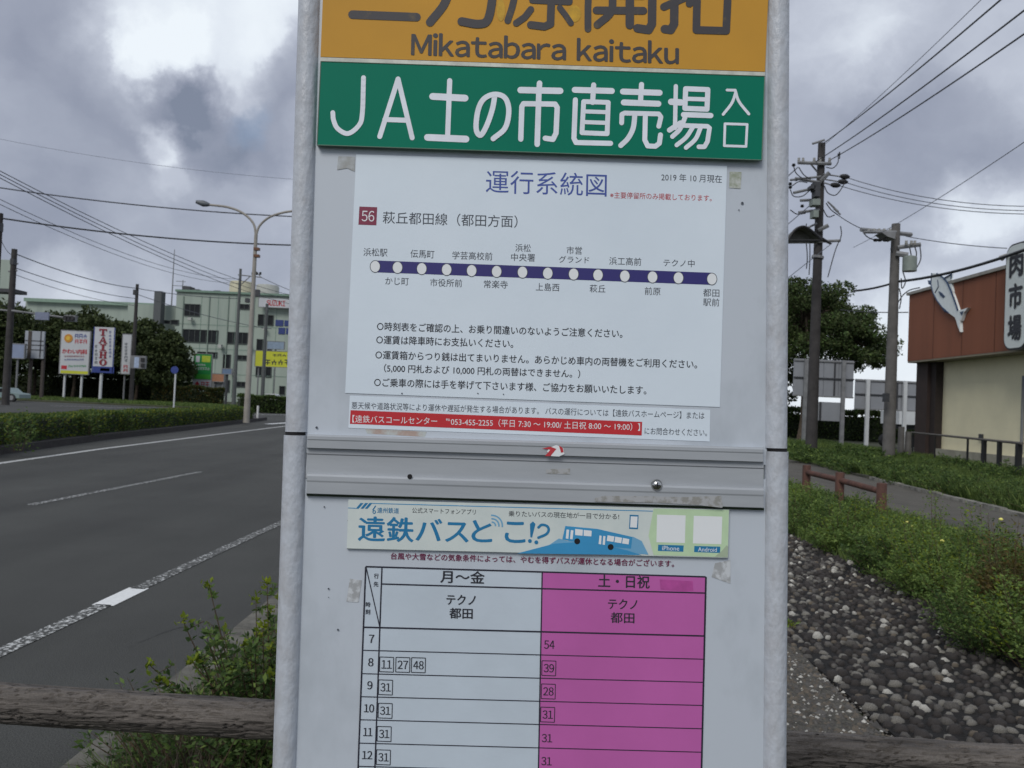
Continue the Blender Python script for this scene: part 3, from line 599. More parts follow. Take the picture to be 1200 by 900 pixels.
# ================================================================== cobbled strip beside the path
mort = mat('mortar_dark', (20, 18, 17), .95, var=.3, scale=12, bump=.8, bscale=50)
mortl = mat('mortar_light', (88, 85, 77), .95, c2=(56, 54, 48), scale=18, bump=1, bscale=90, speck=.6, sps=90)
cob = sheet('cobbled_strip', [(1.70, 2.2), (3.45, 2.2), (3.5, 6), (3.5, 14), (1.0, 14), (1.0, 5.3), (1.72, 5.1)], .15, mort, thick=.04)
lig = sheet('pebbled_concrete', [(-.6, 2.2), (1.64, 2.2), (1.66, 4), (1.74, 4.9), (1.62, 5.25), (1.1, 5.6), (1.02, 14), (-.6, 14)], .153, mortl, thick=.04)
stm = [mat('stone_grey', (84, 81, 77), .8, var=.3, scale=20, bump=.3), mat('stone_dark', (54, 50, 48), .85, var=.3, scale=20, bump=.3), mat('stone_pale', (180, 178, 170), .75, var=.3, scale=20, bump=.3), mat('stone_brown', (96, 88, 77), .85, var=.3, scale=20, bump=.3), mat('stone_light', (118, 115, 108), .85, var=.35, scale=20, bump=.3)]
def stonemesh(k, m_):
    b = MB(); b.ell((0, 0, 0), (.5, random.uniform(.26, .36), random.uniform(.36, .50)), 8, 5, .18); v = [Vector((p[0] + .08 * p[2] * random.uniform(-1, 1), p[1], p[2])) for p in b.v]; b.v = v
    me = bpy.data.meshes.new('stone'); me.from_pydata([tuple(p) for p in v], [], b.f); me.materials.append(m_); me.polygons.foreach_set('use_smooth', [True] * len(me.polygons)); return me
SM = [stonemesh(i, stm[(0, 4, 1, 1, 2, 3, 1, 0)[i]]) for i in range(8)]
cells = []
yy = 2.9
while yy < 13.5:
    st = .066; xx = 1.74 if yy < 5.2 else 1.1
    while xx < 3.45:
        x = xx + random.uniform(-.02, .02); y_ = yy + random.uniform(-.02, .02); lim = 3.42 if yy > 4 else 3.4
        if x < lim and random.random() < .94: cells.append((x, y_, random.uniform(.034, .066) * random.choice((1, 1, 1, 1.3)), random.uniform(-.5, .5) + .1, random.choice((0, 1, 1, 2, 2, 3, 5, 6, 6, 7) if random.random() < .94 else (4,)), random.uniform(-.016, -.003)))
        xx += st
    yy += .054
def seen(c):
    v = Vector((c[0], c[1], .16)) - CAM; z = v.dot(fw); px = CX + F * v.dot(RV) / z; py = CY - F * v.dot(UV) / z
    return (918 < px < 1205 and py < 905)
order = sorted([c for c in cells if seen(c)], key=lambda c: -c[2] / (c[1] ** 2))
big = set(id(c) for c in order[:300]); rest = MB()
for c in cells:
    if id(c) in big:
        o = link('stone', SM[c[4]], cob); o.location = Vector((c[0], c[1], .158 + c[5])); o.location -= wloc(cob); o.scale = (c[2], c[2], c[2]); o.rotation_euler = (random.uniform(-.2, .2), random.uniform(-.2, .2), c[3])
rv, rf, rmi = [], [], []; k0 = 0
for c in cells:
    if id(c) in big: continue
    me = SM[c[4]]; ca, sa = math.cos(c[3]) * c[2], math.sin(c[3]) * c[2]
    V = np.array([v.co for v in me.vertices]); rv.append(np.stack([V[:, 0] * ca - V[:, 1] * sa + c[0], V[:, 0] * sa + V[:, 1] * ca + c[1], V[:, 2] * c[2] + .158 + c[5]], 1))
    rf += [tuple(i + k0 for i in p.vertices) for p in me.polygons]; rmi += [(0, 4, 1, 1, 2, 3, 1, 0)[c[4]]] * len(me.polygons); k0 += len(V)
me = bpy.data.meshes.new('stones'); me.from_pydata(np.vstack(rv) - np.array(wloc(cob)), [], rf); [me.materials.append(q) for q in stm]; me.polygons.foreach_set('material_index', rmi); me.polygons.foreach_set('use_smooth', [True] * len(rf))
o = link('stones', me, cob, wloc(cob)); tag(o, kind='stuff')
n = 9000; X = RNG.uniform(.5, 1.7, n); Yp = RNG.uniform(2.4, 5.2, n); s_ = RNG.uniform(.004, .014, n) * np.where(RNG.random(n) < .05, 2.0, 1)
base_ = np.array([[1, 0, 0], [0, 1, 0], [-1, 0, 0], [0, -1, 0], [0, 0, .8]]); V = (base_[None] * s_[:, None, None] * RNG.uniform(.6, 1.3, (n, 5, 1)))
V += np.stack([X, Yp, np.full(n, .153)], 1)[:, None]; Fq = (np.array([[0, 1, 4], [1, 2, 4], [2, 3, 4], [3, 0, 4]])[None] + (np.arange(n) * 5)[:, None, None]).reshape(-1, 3)
o = npmesh('pebbles', V.reshape(-1, 3), Fq, [stm[0], stm[3], stm[2]], lig, wloc(lig), np.repeat(RNG.choice([0, 0, 0, 1, 1, 1, 2], n), 4)); tag(o, kind='stuff')

# ================================================================== plants
lf_a = mat('leaf_fresh', (124, 146, 76), .6, c2=(80, 106, 54), scale=4, island=.35, trans=.3, spec=.2)
lf_b = mat('leaf_mid', (88, 110, 60), .6, c2=(60, 82, 44), scale=3, island=.35, trans=.3, spec=.2)
lf_y = mat('leaf_yellowish', (132, 144, 44), .6, c2=(98, 118, 40), scale=6, island=.25, trans=.35, spec=.2)
lf_d = mat('leaf_dark', (72, 84, 48), .7, c2=(46, 56, 34), scale=1.2, island=.35, trans=.15, spec=.2)
lf_r = mat('leaf_rusty', (104, 84, 40), .7, c2=(70, 78, 34), scale=9, island=.3, trans=.3)
grs = mat('grass_blade', (102, 122, 64), .6, c2=(74, 94, 50), scale=2, island=.35, trans=.3, spec=.2)
dry = mat('dry_stalk', (96, 86, 76), .8, c2=(66, 56, 50), scale=9, island=.2)
twig = mat('twig', (84, 70, 52), .9, var=.2)
bark = mat('bark', (84, 74, 62), .95, var=.3, scale=5, bump=.6)
def weed(x, y, h, r, nst, leaf, mt, label, group=None, name='leafy_weed', stem=twig, spread=1.0, dens=70, gap=0):
    root = empty(name, (x, y, .12), label, 'plant', group); b = MB(); P_ = []; D_ = []
    for i in range(nst):
        a = random.uniform(0, 6.283); q = r * math.sqrt(random.random()); hh = h * random.uniform(.55, 1.05) * (1 - .35 * (q / r) ** 2)
        p0 = Vector((x + q * math.cos(a) * .5, y + q * math.sin(a) * .5, .11)); lean = Vector((math.cos(a) * q * spread, math.sin(a) * q * spread, hh))
        pts = [p0, p0 + lean * .5 + Vector((random.uniform(-.03, .03), random.uniform(-.03, .03), .04 * h)), p0 + lean]
        b.tube(curve(pts, 3), [.004, .0038, .0034, .003, .0024, .0018, .001][:len(curve(pts, 3))], 4, False)
        C_ = curve(pts, 6)
        for k in range(dens):
            t = random.uniform(gap, 1) ** .8; i_ = min(int(t * (len(C_) - 1)), len(C_) - 2); c = C_[i_].lerp(C_[i_ + 1], t * (len(C_) - 1) - i_)
            rad = .30 * h * (1 - t * .75) * random.random(); a2 = random.uniform(0, 6.283)
            P_.append(c + Vector((math.cos(a2) * rad, math.sin(a2) * rad, random.uniform(-.03, .05) * h))); D_.append((math.cos(a2), math.sin(a2), random.uniform(-.2, .8)))
    b.build('stem', stem, root); V, Fq = leafgeo(np.array([tuple(p) for p in P_]), leaf, .1, .38, np.array(D_) + RNG.normal(size=(len(D_), 3)) * .35)
    mi = (RNG.random(len(P_)) < .22).astype(int); npmesh('foliage', V, Fq, mt if isinstance(mt, list) else [mt], root, (x, y, .12), mi if isinstance(mt, list) and len(mt) > 1 else None); return root
# mass of weeds between the cobbles and the path
weed(1.78, 5.25, .12, .1, 10, .03, [lf_y, lf_a], 'tiny yellowish tuft growing where cobbles meet the pebbled concrete', name='weed_tuft', dens=14)
rows = []

for Yw, x0 in ((4.25, 3.02), (4.85, 3.0), (5.5, 3.12), (6.3, 3.28), (7.2, 3.34), (8.2, 3.36), (9.3, 3.38), (10.6, 3.42), (12.1, 3.48), (14, 3.55), (16, 3.6)):
    for j_ in range(4): rows.append((x0 + j_ * .40 + random.uniform(-.06, .06), Yw + random.uniform(-.15, .15), random.uniform(.75, 1.3) * ((.46, .70, .58, .36) if Yw < 6 else (.44, .5, .32, .2))[j_], (.28, .32, .32, .36)[j_], 34 if Yw < 9 else 24, j_))
QP = ['touching the cobbles', 'second from the cobbles', 'third from the cobbles', 'nearest the footpath']
for i_, (x, y, h, r, nst, j_) in enumerate(rows):
    dist_ = ['foremost', 'second foremost', 'third foremost', 'fourth', 'fifth', 'sixth', 'seventh', 'eighth', 'ninth', 'tenth', 'farthest'][i_ // 4]
    weed(x, y, h, r, nst, .023 if y < 7 else .034, [[lf_a, lf_b], [lf_b, lf_a], [lf_a, lf_a]][k % 3], '%s row of leafy green weeds, clump %s' % (dist_, QP[j_]), 'weeds growing between the cobbles and the footpath', 'weed_clump', dens=190 if y < 7 else 110, spread=1.15, gap=.08); k += 1
w_ = weed(3.82, 6.3, .95, .25, 7, .045, [lf_a, lf_y], 'tall thin yellow flowered weed beside the footpath near the right picture edge', name='flowering_weed', dens=30)
for (x, y, h, lb) in ((3.9, 6.6, .74, 'loose tall weed beside the flowering one at the right picture edge'), (3.35, 6.4, .60, 'loose weed in the middle of the clumps with its top over the footpath'), (3.45, 8.4, .60, 'loose weed standing just below the last post of the rail'), (3.85, 7.3, .80, 'tallest of the loose weeds, left of the yellow flower at the right edge'), (3.5, 7.0, .66, 'loose tall weed standing above the clumps right of the rail fence'), (3.3, 5.9, .62, 'loose upright weed leaning over the upper edge of the cobbles'), (3.05, 4.6, .62, 'loose upright weed over the cobbles nearest the right edge'), (4.2, 9.2, .62, 'loose tall weed below the last post of the rail fence'), (3.6, 10.5, .62, 'loose tall weed left of the last rail fence post')):
    weed(x, y, h, .22, 20, .026, [lf_a, lf_y], lb, name='tall_weed', dens=150, spread=1.5, gap=.2)
fl = mat('petal_yellow', (240, 232, 120), .5, var=.1)
for (px, py, Y, wh) in ((1173, 608.5, 6.6, 'highest of them, near the right picture edge against the footpath'), (1104, 634, 6.4, 'lowest of them, in the middle of the weeds'), (1063, 612, 8.0, 'left one of the close pair right of the rail fence'), (1068, 616, 8.1, 'right one of the close pair right of the rail fence')):
    b = MB(); c = at(px, py, Y); b.ell(c, (.017, .017, .012), 8, 4); b.cur = 1; b.tube([c, (c.x + .02, c.y + .02, .3)], .002, 4)
    tag(b.build('yellow_flower', [fl, lf_b]), 'small yellow flower, ' + wh, 'flower', 'yellow flowers in the weeds')
weed(3.55, 5.9, 1.0, .14, 9, .03, [lf_b, lf_a], 'tall feathery dark green weed standing at the right picture edge', name='feathery_weed', dens=60)
weed(3.22, 5.2, .78, .16, 40, .03, [lf_r, lf_r], 'rust and olive coloured shrub at the right picture edge', name='rusty_shrub', dens=120)
# near weeds behind the log rail, left
weed(-.92, 2.72, .46, .36, 70, .024, [lf_b, lf_a], 'low bright green weeds growing below the log rail beside the kerb', name='kerb_weed', dens=60)
root = empty('sprouting_shrub', (-.78, 2.72, .12), 'wiry shrub with yellow green shoot tips behind the log rail', 'shrub'); b = MB(); P_, D_, TY = [], [], []
def sprig(pts, ln_, tipn=14):
    C_ = curve(pts, 8); b.tube(C_, [.0045 * (1 - .75 * i / len(C_)) for i in range(len(C_))], 5, False)
    for i, c in enumerate(C_):
        t = i / len(C_)
        if t < .25: continue
        for s in range(5): 
            a = random.uniform(0, 6.283); P_.append(c); D_.append((math.cos(a), math.sin(a), random.uniform(-.1, .7))); TY.append(1 if t > .9 and tipn > 5 else 0)
        if i % 3 == 0:
            a = random.uniform(0, 6.283); e_ = c + Vector((math.cos(a) * .05, math.sin(a) * .05, .03)); b.tube([c, e_], .0012, 4, False)
            for s in range(10): P_.append(c.lerp(e_, random.random())); D_.append(tuple(RNG.normal(size=3) + [0, 0, .4])); TY.append(0)
    for s in range(tipn): P_.append(C_[-1] + Vector(RNG.normal(size=3) * .009)); D_.append(tuple(RNG.normal(size=3) + [0, 0, .8])); TY.append(1 if tipn > 5 else 0)
B0 = Vector((-.78, 2.72, .12))
for (px, py, Y) in ((214, 727, 2.6), (245, 686, 2.65), (313, 684, 2.7), (300, 703, 2.75), (317, 716, 2.8), (176, 780, 2.5), (190, 797, 2.45), (262, 740, 2.8), (308, 735, 2.6), (285, 756, 2.6), (318, 760, 2.7), (225, 775, 2.6), (330, 700, 2.9), (345, 720, 2.8), (296, 775, 2.6), (268, 790, 2.6), (318, 790, 2.6), (335, 745, 2.7), (304, 745, 2.9)):
    e_ = at(px, py, Y); mid = B0.lerp(e_, .5) + Vector((random.uniform(-.03, .03), 0, .06)); sprig([B0 + Vector((random.uniform(-.05, .05), random.uniform(-.05, .05), 0)), mid, e_], 1)
for i in range(52):
    e_ = at(random.uniform(226, 345), random.uniform(735, 880), random.uniform(2.35, 3.0)); sprig([B0 + Vector((random.uniform(-.12, .12), random.uniform(-.12, .12), 0)), B0.lerp(e_, .5) + Vector((0, 0, .05)), e_], 1, 4)
b.build('stem', twig, root); V, Fq = leafgeo(np.array([tuple(p) for p in P_]), .022, .1, .5, np.array(D_)); npmesh('foliage', V, Fq, [lf_b, lf_y, lf_a], root, wloc(root), np.where(np.array(TY) == 1, 1, RNG.choice([0, 2], len(TY), p=[.7, .3])))
# dry stalks
n = 420; Pp = np.stack([RNG.normal(-.95, .13, n), RNG.normal(2.66, .12, n), np.full(n, .12)], 1); V, Fq = bladegeo(Pp, .40, .0012, .35); o = npmesh('dry_stalks', V, Fq, dry, None, (-.9, 2.6, .12)); tag(o, 'tangle of dry brown stalks behind the log rail beside the kerb', 'dry grass', kind='stuff')
# grass stuff
def grass(name, poly_fn, n, h, w_, m_, label, z=.12, lean=.35, loc=(0, 0, 0)):
    Pp = poly_fn(n); V, Fq = bladegeo(Pp, h, w_, lean); o = npmesh(name, V, Fq, m_, None, loc); return tag(o, label, 'grass', kind='stuff')
def quadfn(a, b_, c, d, z=.12):
    a, b_, c, d = [np.array(q, float) for q in (a, b_, c, d)]
    def f(n):
        s, t = RNG.random(n)[:, None], RNG.random(n)[:, None]; p = (a * (1 - s) + b_ * s) * (1 - t) + (d * (1 - s) + c * s) * t
        return np.concatenate([p, np.full((n, 1), z)], 1)
    return f
grass('weedy_grass', quadfn((-1.36, 1.9), (-.3, 1.9), (-.4, 3.6), (-1.36, 3.6)), 9000, .13, .0022, [grs], 'short green grass at the foot of the bus stop board and rail', lean=.7, loc=(-1, 2.5, .12))
grass('weedy_grass', quadfn((3.2, 3.2), (5.45, 3.2), (5.5, 24), (3.3, 24)), 60000, .17, .007, [grs], 'rough green grass between the cobbled strip and the footpath', loc=(4.4, 10, .12))
grass('tall_grass', quadfn((EB.x + .12, EB.y - 4), (EB.x + 4.5, EB.y - 6), (16, 42), (EA.x + .12, EA.y + 4)), 130000, .30, .012, [grs], 'tall green grass on the verge between footpath and brown shop', loc=(11, 20, .12))
grass('tall_grass', quadfn((6.0, 32), (12, 30), (13, 52), (5, 52)), 20000, .45, .03, [grs], 'far green grass on the verge beside the utility poles', loc=(9, 40, .12))
grass('path_edge_grass', quadfn((-1.38, 3.4), (-.4, 3.4), (-.6, 30), (-1.6, 30)), 9000, .09, .004, [grs], 'green grass strip beside the road kerb behind the board', loc=(-1, 12, .12))
# leafy lumps in the far verge
k = 0
for i in range(34):
    t = -.15 + 1.3 * (i + random.random() * .8) / 34; p = off(EA, EB, t) + Vector((random.uniform(.22, .7) if i % 2 else random.uniform(.8, 3.4), random.uniform(-.3, .6), 0)); sc = p.y / 15
    weed(p.x, p.y, random.uniform(.30, .62), random.uniform(.5, .8), 20, .055 * max(.8, sc), [lf_b, lf_a], ['leafy weed clump far down the grass verge near the tall dark pole', 'leafy weed clump in the verge grass below the grey billboard backs', 'leafy weed clump in the verge grass below the dark brown pilaster', 'leafy weed clump in the verge grass below the beige wall', 'leafy weed clump in the verge grass at the right picture edge'][min(4, i * 5 // 34)], 'weed clumps on the far side of the footpath', 'verge_weed', dens=100, spread=1.1)
# hedge of the median
def hedge(name, pts, wid, h, n, leaf, mt, label, z=.16, cat='hedge', group=None):
    P_ = []; D_ = []
    seg = [(pts[i], pts[i + 1]) for i in range(len(pts) - 1)]; Ls = [(b_ - a).length for a, b_ in seg]
    for _ in range(n):
        i = random.choices(range(len(seg)), Ls)[0]; a, b_ = seg[i]; p = a.lerp(b_, random.random()); d = (b_ - a).normalized(); nr = Vector((-d.y, d.x, 0))
        s = random.random(); hh = h * (1 + .14 * noise.noise(Vector((p.x * .7, p.y * .7, 0))))
        if s < .55: u, v = random.uniform(-.5, .5), 1 + random.uniform(-.08, .05)
        elif s < .9: u, v = random.choice((-.5, .5)) * random.uniform(.85, 1.02), random.uniform(0, 1)
        else: u, v = random.uniform(-.5, .5), random.uniform(.1, 1)
        if v > .85: u *= .92
        P_.append(p + nr * (u * wid) + Vector((0, 0, z - p.z + v * hh))); D_.append(nr * (u * 1.5) + Vector((0, 0, v - .2)))
    c = pts[len(pts) // 2]; V, Fq = leafgeo(np.array([tuple(p) for p in P_]), leaf, .1, .6, np.array([tuple(q) for q in D_]) + RNG.normal(size=(n, 3)) * .4)
    root = empty(name, (c.x, c.y, z), label, cat, group); npmesh('foliage', V, Fq, mt, root, (c.x, c.y, z), (RNG.random(n) < .35).astype(int) if len(mt) > 1 else None)
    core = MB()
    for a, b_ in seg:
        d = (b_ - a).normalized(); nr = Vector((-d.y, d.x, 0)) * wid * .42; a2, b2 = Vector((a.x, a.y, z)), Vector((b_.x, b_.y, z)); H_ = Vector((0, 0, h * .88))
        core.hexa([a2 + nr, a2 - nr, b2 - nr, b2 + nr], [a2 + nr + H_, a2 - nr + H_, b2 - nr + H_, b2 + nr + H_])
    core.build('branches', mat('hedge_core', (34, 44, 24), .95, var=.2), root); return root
hp = [p + Vector((-.9, .9, 0)) for p in front[:4]] + [front[3].lerp(front[4], .72) + Vector((-.8, .9, 0))]
lf_h = mat('leaf_hedge', (126, 136, 52), .6, c2=(78, 90, 40), scale=3, island=.35, trans=.3, spec=.2)
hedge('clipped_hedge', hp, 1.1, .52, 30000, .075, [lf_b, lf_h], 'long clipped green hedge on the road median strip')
for (px, Y, h) in ((22, 16.5, 1.0), (106, 22, .92), (150, 25, .8)):
    p = G(px, 500); weed(at(px, 470, Y).x, Y, h, .22, 10, .07, [lf_b, lf_a], {22: 'dark upright weed poking above the hedge left of the clinic sign', 106: 'weed poking up from the hedge below the tall red lettered sign', 150: 'small weed tuft on the hedge under the narrow white sign'}[px], name='hedge_weed', dens=40)

# ================================================================== trees
def crown(root, c, r, ncl, per, leaf, mt, flat=.0, seed=0, cl=.30, hollow=.45):
    """clusters of leaves scattered through an ellipsoid, leaving gaps"""
    g = np.random.default_rng(seed); P_ = []; cs = []
    while len(cs) < ncl:
        d = g.normal(size=3); d /= np.linalg.norm(d); q = g.uniform(hollow, 1) ** .6
        if d[2] < -.35 - flat: continue
        cs.append(np.array(c) + d * q * np.array(r))
    for p in cs:
        s = g.uniform(.6, 1.25) * cl; n = int(per * g.uniform(.7, 1.3)); o = g.normal(size=(n, 3)); o /= np.linalg.norm(o, axis=1)[:, None]; o *= (g.uniform(.3, 1, n) ** .5)[:, None]
        P_.append(p + o * np.array([s, s, s * .62]) * np.mean(r))
    P_ = np.vstack(P_); V, Fq = leafgeo(P_, leaf, .15, .65); npmesh('crown', V, Fq, mt, root, wloc(root), (RNG.random(len(P_)) < .3).astype(int) if len(mt) > 1 else None); return cs
def tree(name, x, y, z0, H, r, label, ncl=55, per=150, leaf=.3, mt=None, cat='tree', group=None, seed=1, trunk=.2, th=.4, cl=.3, hollow=.45, stems=1):
    root = empty(name, (x, y, z0), label, cat, group); c = (x, y, z0 + H - r[2]); cs = crown(root, c, r, ncl, per, leaf, mt or [lf_d, lf_b], seed=seed, cl=cl, hollow=hollow)
    b = MB(); top = Vector((x, y, z0 + H - r[2] * .9)); 
    for s in range(stems):
        ox = 0 if stems == 1 else (s - (stems - 1) / 2) * .9; b.tube(curve([(x + ox, y, z0 - .1), (x + ox * 1.1 + .15, y, z0 + H * th * .6), tuple(top)], 5), [trunk * (1 - .05 * i) for i in range(11)], 8)
    for p in cs[::2]:
        p = Vector(p); a = top + Vector((0, 0, random.uniform(-.3, .35) * r[2])); b.tube(curve([a, a.lerp(p, .5) + Vector((0, 0, .05 * H)), p], 4), [trunk * .42 * (1 - .1 * i) for i in range(9)], 5, False)
    b.build('trunk', bark, root, smooth=True); return root
tp = at(957, 480, 50)
tree('broad_tree', tp.x - .2, 52, 0, 10.3, (5.0, 4.0, 4.0), 'large broad dark green tree behind the grey billboard back', 150, 420, .17, [lf_d, lf_b], seed=5, trunk=.3, cl=.21, hollow=.35, th=.3)
for i, (px, Y, H, rx, rz, lb) in enumerate(((-12, 80, 9.6, 4.2, 4.2, 'dark green tree behind the leftmost utility pole and sign backs'), (38, 86, 8.6, 4.4, 3.6, 'dark green tree with a pointed top behind the white sign backs'), (84, 84, 9.4, 3.8, 3.6, 'dark green tree behind the clinic sign with two posts'), (116, 88, 8.6, 3.8, 3.5, 'dark green tree behind the white sign with red letters'),
                                            (158, 86, 8.8, 3.4, 3.6, 'dark green tree beside the narrow white upright sign'), (186, 84, 7.4, 2.6, 3.3, 'rightmost dark green tree of the row before the pale green factory'))):
    p = at(px, 470, Y); tree('roadside_tree', p.x, Y, 0, H, (rx, 3, rz * 1.18), lb, 95, 190, .34, [lf_d], group='dark trees along the far side of the road', seed=20 + i, cl=.34, th=.3, hollow=.2)
hedge('dark_undergrowth', [at(-60, 470, 92), at(120, 470, 92), at(215, 470, 90)], 2.5, 2.6, 9000, .4, [lf_d], 'dark undergrowth beneath the row of trees at the left', z=0)
hedge('roadside_bushes', [at(178, 470, 82), at(262, 470, 84)], 1.6, 1.6, 6000, .25, [lf_d, lf_r], 'brownish low bushes in front of the pale green factory', z=0, cat='bushes')
hedge('green_bushes', [at(280, 470, 62), at(352, 470, 64)], 1.6, 1.15, 6000, .18, [lf_b, lf_d], 'round green bushes right of the street lamp beside the far road', z=0, cat='bushes')
hedge('back_hedge', [at(860, 490, 60), at(1010, 495, 58), at(1100, 500, 56)], 2, 1.9, 9000, .25, [lf_d, lf_b], 'dark hedge behind the billboard backs at the right', z=0)
tree('small_tree', at(948, 480, 54).x - 2.5, 56, 0, 5.5, (3, 2.5, 2.2), 'small dark tree under the broad tree beside the billboard back', 30, 170, .2, [lf_d], seed=50, cl=.3)
grass('far_grass', quadfn((at(-60, 480, 70).x, 70), (at(352, 480, 68).x, 67.5), (at(352, 480, 68).x, 80), (at(-60, 480, 80).x, 82), z=0), 26000, .3, .05, [grs], 'green grass verge at the far side of the second road', loc=(-35, 75, 0))
sheet('far_verge', [(-70, 67.2), (8, 67.2), (8, 84), (-70, 84)], .1, mat('verge_soil', (66, 70, 46), .95, var=.25, scale=1), thick=.12)

# ================================================================== buildings
def bq(px0, py0, px1, py1, Y):
    """upright rectangle at distance Y seen between two picture corners -> centre, width, height"""
    c = at((px0 + px1) / 2, (py0 + py1) / 2, Y); return c, (px1 - px0) * Y / F, (py1 - py0) * Y / F
pale = mat('pale_green_render', (156, 168, 158), .9, var=.06, scale=.5, c2=(142, 154, 146), stretch=(1, 1, .12), thr=(.3, .55))
glassd = mat('dark_glass', (30, 34, 38), .5, var=.2, scale=1, spec=.2)
winf = mat('window_frame', (66, 74, 72), .6)
YB = 120.0
def flat(name, px0, py0, px1, py1, Y, d, m_, parent, lift=0, **k):
    c, w, h = bq(px0, py0, px1, py1, Y); return MB().box((c.x, Y - lift - d / 2, c.z), (w, d, h)).build(name, m_, parent, **k)
pb = at(270, 470, YB); fac = empty('pale_green_factory', (pb.x, YB, 0), 'large pale green four storey factory building behind the street lamp at the left', 'building')
def wallblock(px0, px1, pytop, Y, dep, name='wall', m_=pale, par=fac):
    a, c = at(px0, pytop, Y), at(px1, pytop, Y); zt = (a.z + c.z) / 2
    return MB().box(((a.x + c.x) / 2, Y + dep / 2, zt / 2), (c.x - a.x, dep, zt)).build(name, m_, par)
wallblock(207, 400, 345.5, YB, 40); wallblock(150, 207, 357, YB + 1, 38)
parap = mat('parapet', (118, 142, 128), .9)
flat('parapet', 206, 343.5, 400, 346, YB, .3, parap, fac, .05)
wins = [(217, 357, 234, 370, 3), (215, 387, 255, 401, 6), (267, 390, 290, 402.5, 4), (281, 357, 292, 362, 2), (303, 369, 309, 381, 1), (314.5, 370, 320, 381, 1), (301.5, 398, 307.5, 411, 1), (314, 402, 318, 411, 1), (211, 417, 219, 436, 1), (232, 413, 254, 418.5, 4), (262, 416, 269.5, 433, 1),
        (279, 417, 289, 421.5, 2), (278, 448, 287.5, 453, 2), (265, 446, 268.5, 459, 1), (300.5, 429, 306.5, 440.5, 1), (312, 430, 317.5, 441.5, 1), (328, 453, 333.5, 462, 1), (189, 449, 196, 458, 1), (193.5, 376, 199.5, 379, 1), (201, 375.5, 209, 380, 1), (214, 450, 224, 460, 2)]
def window(px0, py0, px1, py1, Y, par, npn=1, m_=glassd, dep=.25):
    c, w, h = bq(px0, py0, px1, py1, Y); b = MB(); t = .09
    for sx in (-1, 1): b.box((c.x + sx * (w / 2 + t / 2), Y - .06, c.z), (t, .16, h + 2 * t))
    for sz in (-1, 1): b.box((c.x, Y - .06, c.z + sz * (h / 2 + t / 2)), (w, .16, t))
    for i in range(1, npn): b.box((c.x - w / 2 + w * i / npn, Y - .04, c.z), (t * .8, .1, h))
    f = b.build('window', winf, par); b2 = MB()
    for i in range(npn): MB().box((c.x - w / 2 + w * (i + .5) / npn, Y - .015, c.z), (w / npn - .02, .03, h)).build('pane', m_, f)
    return f
for a in wins: window(*a[:4], YB, fac, a[4])
for q_ in ((207.5, 405, 211, 409), (257.5, 404, 261, 408), (222, 372.5, 226, 375.5), (291.5, 404, 294.5, 407), (309.5, 384, 312, 387), (270.5, 436, 274, 439.5)): flat('air_conditioner', *q_, YB - .3, .7, mat('ac_white', (176, 178, 174), .6), fac)
for x in (212, 242.5, 265, 310.5): flat('downpipe', x, 347, x + .9, 462, YB - .02, .14, mat('pipe', (128, 144, 134), .7), fac)
sky_b = mat('blue_panel', (40, 58, 118), .5, var=.1)
for q_ in ((323, 375, 332, 382), (333.5, 375.5, 341, 382), (326.5, 384, 334, 391.5), (335.5, 384.5, 342, 391.5)): flat('blue_panel', *q_, YB, .1, sky_b, fac, .01)
for x in (233.5, 253, 274, 296, 322): flat('wall_joint', x, 346, x + .5, 466, YB, .03, mat('joint', (120, 144, 132), .9), fac, .005)
for y_ in (383, 411, 440): flat('wall_joint', 208, y_, 399, y_ + .5, YB, .03, MATS['joint'], fac, .008)
grey_m = mat('grey_metal', (120, 122, 124), .6, var=.15, scale=1); darkm = mat('dark_metal', (60, 62, 66), .6, var=.15)
wh_m = mat('white_metal', (196, 200, 202), .6, var=.05, scale=2)
wallblock(181, 189.5, 341, YB - 1.5, 1.4, 'chimney', mat('chimney', (88, 92, 94), .8, var=.15))
for q_ in ((219.5, 337.5, 228.5, 344), (231.5, 341, 239, 344.6), (256, 342.5, 263, 345), (318, 346.5, 322, 349.5)): flat('roof_vent', *q_, YB + 3, 2, darkm, fac)
cream = mat('cream_tank', (186, 182, 158), .8, var=.1, scale=.6)
for (xa, xb, yt) in ((270, 297, 330), (301, 327, 334)):
    a, c = at(xa, yt, YB + 14), at(xb, yt, YB + 14); r_ = (c.x - a.x) / 2; b = MB(); b.tube([((a.x + c.x) / 2, YB + 14, 14), ((a.x + c.x) / 2, YB + 14, a.z - .3), ((a.x + c.x) / 2, YB + 14, a.z)], [r_, r_, r_ * .93], 20); b.build('roof_tank', cream if xa < 280 else mat('grey_tank', (170, 172, 166), .8), fac, smooth=True)
a = at(201, 357, YB + 8); c = at(201, 292, YB + 8); MB().tube([(a.x, YB + 8, 10), (a.x, YB + 8, c.z)], [.14, .05], 6).build('radio_mast', grey_m, fac)
a = at(213.5, 345, YB + 6); b = MB(); b.tube([(a.x, YB + 6, 12), (a.x, YB + 6, a.z + 2.2)], .07, 5)
for dz, w in ((1.3, 1.3), (2, .8)): b.tube([(a.x - w * 1.3, YB + 6, a.z + dz), (a.x + w * .5, YB + 6, a.z + dz)], .05, 5)
b.build('tv_aerial', grey_m, fac)
flat('entrance_canopy', 200, 434, 236, 440, YB - 2.5, 2.5, mat('canopy', (58, 76, 70), .8), fac)
low = empty('low_green_hall', (at(100, 470, 150).x, 150, 0), 'long pale green hall with a flat roof behind the dark trees', 'building')
wallblock(30, 184, 356, 150, 20, 'wall', pale, low); flat('roof_edge', 29, 352.5, 185, 356.5, 149.6, .4, mat('roof_green', (132, 156, 140), .8), low)
for i in range(9): window(44 + i * 15, 374 + i * .5, 53 + i * 15, 379 + i * .5, 150, low, 2)
